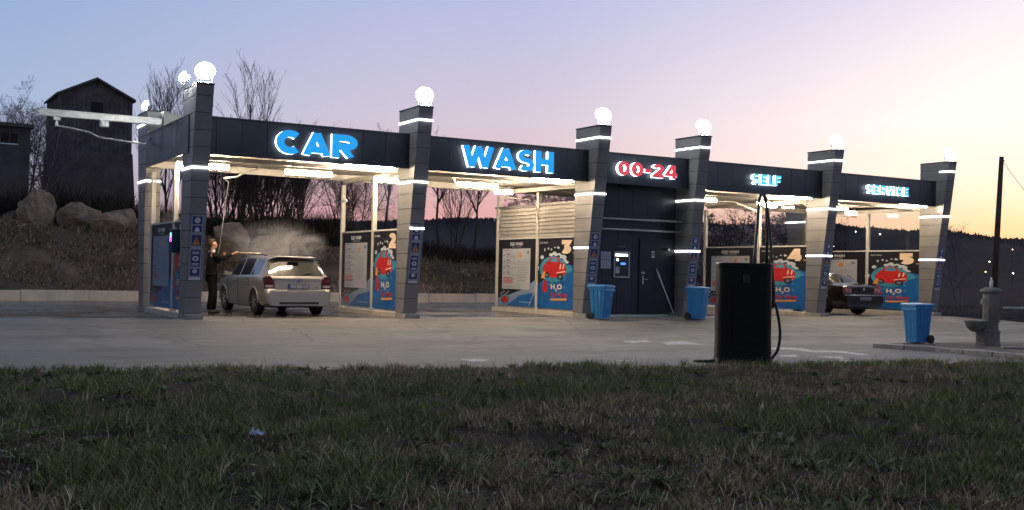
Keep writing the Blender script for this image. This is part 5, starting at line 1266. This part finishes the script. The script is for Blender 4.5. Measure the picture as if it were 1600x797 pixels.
# ------------------------------------------------------------------ leafless trees
BARK = mat('dark_bark', (.045, .034, .030), .9, var=.3, scale=5); TWIG = mat('dark_twigs', (.040, .028, .026), .9, var=.2); PALEB = mat('pale_bark', (.16, .14, .15), .9, var=.25); PALET = mat('pale_twigs', (.15, .12, .135), .9, var=.2)
BLOS = mat('pale_blossom', (.55, .40, .40), .8, var=.2)
def gen_tree(seed, H=8., stems=1, spread=.45, lv=4, nch=(5, 6, 5, 4), up=.25, r0=.13, lean=.1, bud=0.):
    r = random.Random(seed); S = []; Bd = []
    def br(p, d, L_, rad, lev):
        n_ = 6 if lev == 0 else 5 if lev == 1 else 4 if lev == 2 else 3; pts = [p]; q_ = p; dd_ = d
        for i in range(n_):
            dd_ = (dd_+Vector((r.gauss(0, 1), r.gauss(0, 1), r.gauss(0, .6)))*(.07+.05*lev)+Vector((0, 0, up*.12))).normalized(); q_ = q_+dd_*(L_/n_); pts.append(q_)
        for i in range(n_):
            a = rad*(1-.75*i/n_); b_ = rad*(1-.75*(i+1)/n_); S.append((pts[i], pts[i+1], max(a, .006), max(b_, .005), lev))
        if lev >= lv:
            if bud and r.random() < bud: Bd.append(pts[-1]); Bd.append(pts[-2])
            return
        for k in range(nch[lev]):
            t = r.uniform(.28 if lev == 0 else .15, .98); i = min(n_-1, int(t*n_)); base_ = pts[i].lerp(pts[i+1], t*n_-i)
            ax = (pts[i+1]-pts[i]).normalized(); rv = Vector((r.gauss(0, 1), r.gauss(0, 1), r.gauss(0, 1))); side_ = ax.cross(rv).normalized()
            dn_ = (ax*(1-spread)+side_*spread*r.uniform(.7, 1.3)+Vector((0, 0, up))).normalized()
            br(base_, dn_, L_*r.uniform(.42, .62)*(1.15-.5*t), rad*(1-.7*t)*.55, lev+1)
    for s in range(stems):
        a = r.uniform(0, 6.28); d = Vector((math.cos(a)*lean, math.sin(a)*lean, 1)).normalized() if stems == 1 else Vector((math.cos(a)*lean*2.2, math.sin(a)*lean*2.2, 1)).normalized()
        br(Vector((r.gauss(0, .12)*(stems > 1), r.gauss(0, .12)*(stems > 1), -.3)), d, H*r.uniform(.78, .95 if stems > 1 else .85), r0*(1 if stems == 1 else .7), 0)
    return S, Bd
def seg_mesh(name, S, n):
    if not S: return None
    P0 = np.array([s[0] for s in S]); P1 = np.array([s[1] for s in S]); r0_ = np.array([s[2] for s in S]); r1_ = np.array([s[3] for s in S])
    d = P1-P0; d /= np.linalg.norm(d, axis=1)[:, None]+1e-9; up = np.where(np.abs(d[:, 2:3]) < .9, [[0, 0, 1.]], [[1., 0, 0]]); a = np.cross(d, up); a /= np.linalg.norm(a, axis=1)[:, None]; b_ = np.cross(d, a)
    V = []
    for P_, r_ in ((P0, r0_), (P1, r1_)):
        for k in range(n): t = 2*math.pi*k/n; V.append(P_+(a*math.cos(t)+b_*math.sin(t))*r_[:, None])
    V = np.stack(V, 1).reshape(-1, 3); i = np.arange(len(S))[:, None]*2*n
    F = np.concatenate([i+np.array([[k, (k+1) % n, n+(k+1) % n, n+k]]) for k in range(n)], 0)
    return V, F
def proto(seed, barks, **k):
    S, Bd = gen_tree(seed, **k)
    o = empty('bare_tree', (0, 0, -50))
    V, F = seg_mesh('trunk', [s for s in S if s[4] <= 1], 6); np_mesh('trunk', V, F, [barks[0]], o, smooth=True)
    V, F = seg_mesh('crown', [s for s in S if s[4] > 1], 3)
    mats_ = [barks[1]]
    c = np_mesh('crown', V, F, mats_, o)
    if Bd:
        Vb, Fb = [], []; rb_ = np.random.RandomState(seed)
        for p in Bd:
            for q in range(2):
                c_ = np.array(p)+rb_.randn(3)*.05; u = rb_.randn(3); u /= np.linalg.norm(u); v = np.cross(u, rb_.randn(3)); v /= np.linalg.norm(v); s_ = .035+.03*rb_.rand(); b0_ = len(Vb)
                Vb += [c_-u*s_-v*s_, c_+u*s_-v*s_, c_+u*s_+v*s_, c_-u*s_+v*s_]; Fb.append([b0_, b0_+1, b0_+2, b0_+3])
        np_mesh('blossom', np.array(Vb), np.array(Fb), [barks[2]], o)
    return o, len(S)
PR = [proto(1, (BARK, TWIG), H=8, stems=1, spread=.42, nch=(9, 6, 4, 3)),
      proto(2, (BARK, TWIG), H=8, stems=4, spread=.34, lv=3, nch=(9, 6, 5), r0=.10, lean=.12),
      proto(3, (BARK, TWIG), H=8, stems=6, spread=.30, lv=3, nch=(10, 6, 4), r0=.09, lean=.09),
      proto(4, (PALEB, PALET), H=8, stems=2, spread=.5, lv=4, nch=(9, 6, 4, 3), up=.1, lean=.15),
      proto(5, (BARK, TWIG, BLOS), H=8, stems=2, spread=.55, lv=4, nch=(9, 6, 5, 4), up=.02, lean=.2, bud=.5),
      proto(6, (BARK, TWIG), H=8, stems=1, spread=.30, lv=3, nch=(12, 6, 4), up=.5, r0=.08, lean=.05),
      proto(7, (BARK, TWIG), H=8, stems=3, spread=.62, lv=4, nch=(8, 6, 5, 4), up=-.02, lean=.28)]
used = {}
def tree(pi, px_, dep, Ht, rz, label, group=None, sx=1.):
    p = at(px_, 400, dep); z = float(ground_h(np.array([p.x]), np.array([p.y]))[0]) if p.y < 60 else 1.0
    src = PR[pi][0]; o = src if pi not in used else copy_tree(src); used[pi] = 1
    o.location = (p.x, p.y, z-.1); s = Ht/8; o.scale = (s*sx, s*sx, s); o.rotation_euler = (0, 0, rz); tag(o, label, 'tree', group)
    return o
rt = random.Random(9)
G1 = 'bare thicket trees behind the second bay'
for i, px_ in enumerate((338, 352, 366, 384, 398, 408, 424, 436, 448, 460)):
    tree((2, 1, 2, 1, 2)[i % 5], px_+rt.uniform(-4, 4), rt.uniform(44, 52), rt.uniform(4.3, 5.0), rt.uniform(0, 6.28), ('first', 'second', 'third', 'fourth', 'fifth', 'sixth', 'seventh', 'eighth', 'ninth', 'tenth')[i]+' from the left of the dark thicket trees seen through the bay under CAR', G1, 1.15)
tree(5, 372, 46, 8.3, 1.1, 'tall bare tree whose top shows above the fascia right of the first column'); tree(5, 346, 52, 6.8, 3.0, 'slender bare tree rising just right of the first column top')
for i, px_ in enumerate((232, 258, 282)):
    tree(5, px_, 50+2*i, (7.6, 8.4, 8.8)[i], 2.*i, ('leftmost', 'middle', 'rightmost')[i]+' of three slender bare trees between tower and first column', 'slender trees between the tower and the first column')
G2 = 'pale bare trees between house and tower'
for i, (px_, h_) in enumerate(((48, 7.0), (66, 6.2), (84, 5.6), (-6, 7.8), (22, 7.6))):
    tree(3, px_, 54+i, h_, 1.7*i, ('pale bare tree nearest the flat roofed house, between it and the tower', 'middle pale bare tree between flat roofed house and tower', 'pale bare tree nearest the tower on its left side', 'pale bare tree above the flat roofed house at the photo edge', 'pale bare tree above the right half of the flat roofed house')[i], G2 if i < 3 else 'pale bare trees above the house')
tree(1, 520, 48, 4.7, .4, 'bare bushy tree left of the white rear post in the second bay'); tree(6, 545, 50, 4.7, 2.1, 'spreading bare tree seen through the glass of partition 2')
tree(1, 560, 49, 4.6, 4.1, 'bushy bare tree right of the spreading one behind partition 2'); tree(0, 600, 50, 5.7, 2.4, 'bare tree behind the second column, twigs just above the fascia')
tree(0, 688, 52, 6.2, .7, 'slim bare tree right of the second column under WASH'); tree(1, 706, 54, 5.0, 5.3, 'small forked bare tree beside the slim one under WASH'); tree(0, 738, 50, 5.1, 3.3, 'larger bare tree standing alone in the middle of the bay under WASH')
tree(4, 868, 46, 5.3, 1.0, 'blossoming tree above the cream sheet wall and the fascia end of WASH'); tree(4, 892, 47, 5.3, 3.0, 'blossoming tree behind the third column')
tree(0, 960, 50, 5.1, 2.0, 'bare tree with its tip showing above the sign 00-24')
tree(6, 1130, 54, 6.4, .3, 'dense spreading bare tree seen through the left half of the bay under SELF'); tree(4, 1158, 55, 5.4, 2.4, 'dense blossoming tree left of the vacuum hose mast'); tree(0, 1222, 60, 5.4, 4.0, 'thin bare tree right of the vacuum hose mast')
tree(0, 1316, 62, 5.0, 5.2, 'small bare tree in the bay under SERVICE'); tree(3, 1502, 64, 5.2, 1.5, 'bare tree just right of the rightmost column')  # rightmost tree: pale twigs stand in for light falling on them

# lamps of the town on the dark hillside
TL = emission('distant_warm_lamp', (1., .62, .3), 30.); TLW = emission('distant_white_lamp', (.9, .95, 1.), 22.)
LP = [(487, 373, .9, 'brightest warm lamp on the hillside, through the bay under CAR'), (503, 373, .5, 'small white lamp right of the warm one under CAR'), (715, 391, .5, 'white lamp on the hillside under WASH'),
      (1337, 362, .5, 'upper warm lamp in the bay under SERVICE'), (1375, 366, .7, 'warm lamp right of the middle post in the bay under SERVICE'), (1303, 385, .5, 'white lamp low on the hillside under SERVICE'),
      (1546, 409, .6, 'lamp on the hillside left of the utility pole foot'), (1582, 390, .4, 'highest lamp on the hillside at the right edge'), (1583, 427, .8, 'warm lamp on the hillside right of the utility pole'), (1540, 425, .4, 'faint lamp on the hillside left of the pole, low')]
for px_, py_, r_, lb in LP:
    p = at(px_, py_, 250.); o = empty('hillside_lamp', p); tag(o, lb, 'lamp', 'town lamps on the far hillside')
    m = MB(); m.lathe([(.04, -.14), (.12, -.08), (.15, 0), (.12, .08), (.04, .14)], TL if r_ != .5 else TLW, n=10); c = m.build('bulb', o); c.scale = (r_*1.25,)*3
    m = MB(); m.tube([(0, 0, -.2), (0, 0, -(p.z+3.5))], .025, BARK, 6); m.build('post', o)

# litter and sticks on the grass
def onv(px_, py_):
    d = (at(px_, py_, 1)-CAM); z = -.5
    for _ in range(6): t = (z-CAM.z)/d.z; p = CAM+d*t; z = float(verge_z(np.array([p.x]), np.array([p.y]))[0])
    return p
def crumple(px_, py_, s, m_, name, label, seed):
    p = onv(px_, py_); r = random.Random(seed); n_ = 7; vs = []; fs = []
    for i in range(n_):
        for j in range(n_): vs.append(((i/6-.5)*s*1.3+r.gauss(0, .1)*s, (j/6-.5)*s*.8+r.gauss(0, .1)*s, .05*s+abs(r.gauss(0, .26))*s))
    for i in range(n_-1):
        for j in range(n_-1): fs.append((i*n_+j, (i+1)*n_+j, (i+1)*n_+j+1, i*n_+j+1))
    m = MB(); m.add(vs, fs, m_); o = m.build(name, loc=p+Vector((0, 0, .035))); so_ = o.modifiers.new('s', 'SOLIDIFY'); so_.thickness = .002; tag(o, label, 'litter')
PAP = mat('bluish_paper', (.50, .55, .72), .7, var=.08)
crumple(402, 687, .085, PAP, 'crumpled_paper', 'crumpled pale blue paper lying in the grass left of centre', 2)
crumple(1218, 684, .03, WHITE, 'paper_scrap', 'small white paper scrap standing in the grass beside the long twig', 5)
crumple(578, 762, .03, mat('green_scrap_plastic', (.10, .5, .35), .5, var=0), 'plastic_scrap', 'tiny green plastic scrap at the bottom of the grass', 6)
crumple(1590, 622, .06, mat('pale_scrap', (.6, .5, .5), .7, var=.1), 'paper_scrap', 'pale pinkish scrap in the grass at the right edge', 7)
p = onv(1165, 691); q_ = onv(1203, 683); p2_ = onv(1140, 696); o = empty('twig', p); tag(o, 'long pale curved twig lying on the grass right of centre', 'twig')
m = MB(); m.tube([p2_-p+Vector((0, 0, .03)), Vector((0, 0, .05)), (p+q_)/2-p+Vector((0, 0, .06)), q_-p+Vector((0, 0, .05))], [.003, .005, .005, .003], mat('pale_twig_wood', (.30, .26, .20), .8, var=.1), 6); m.build('stem', o)
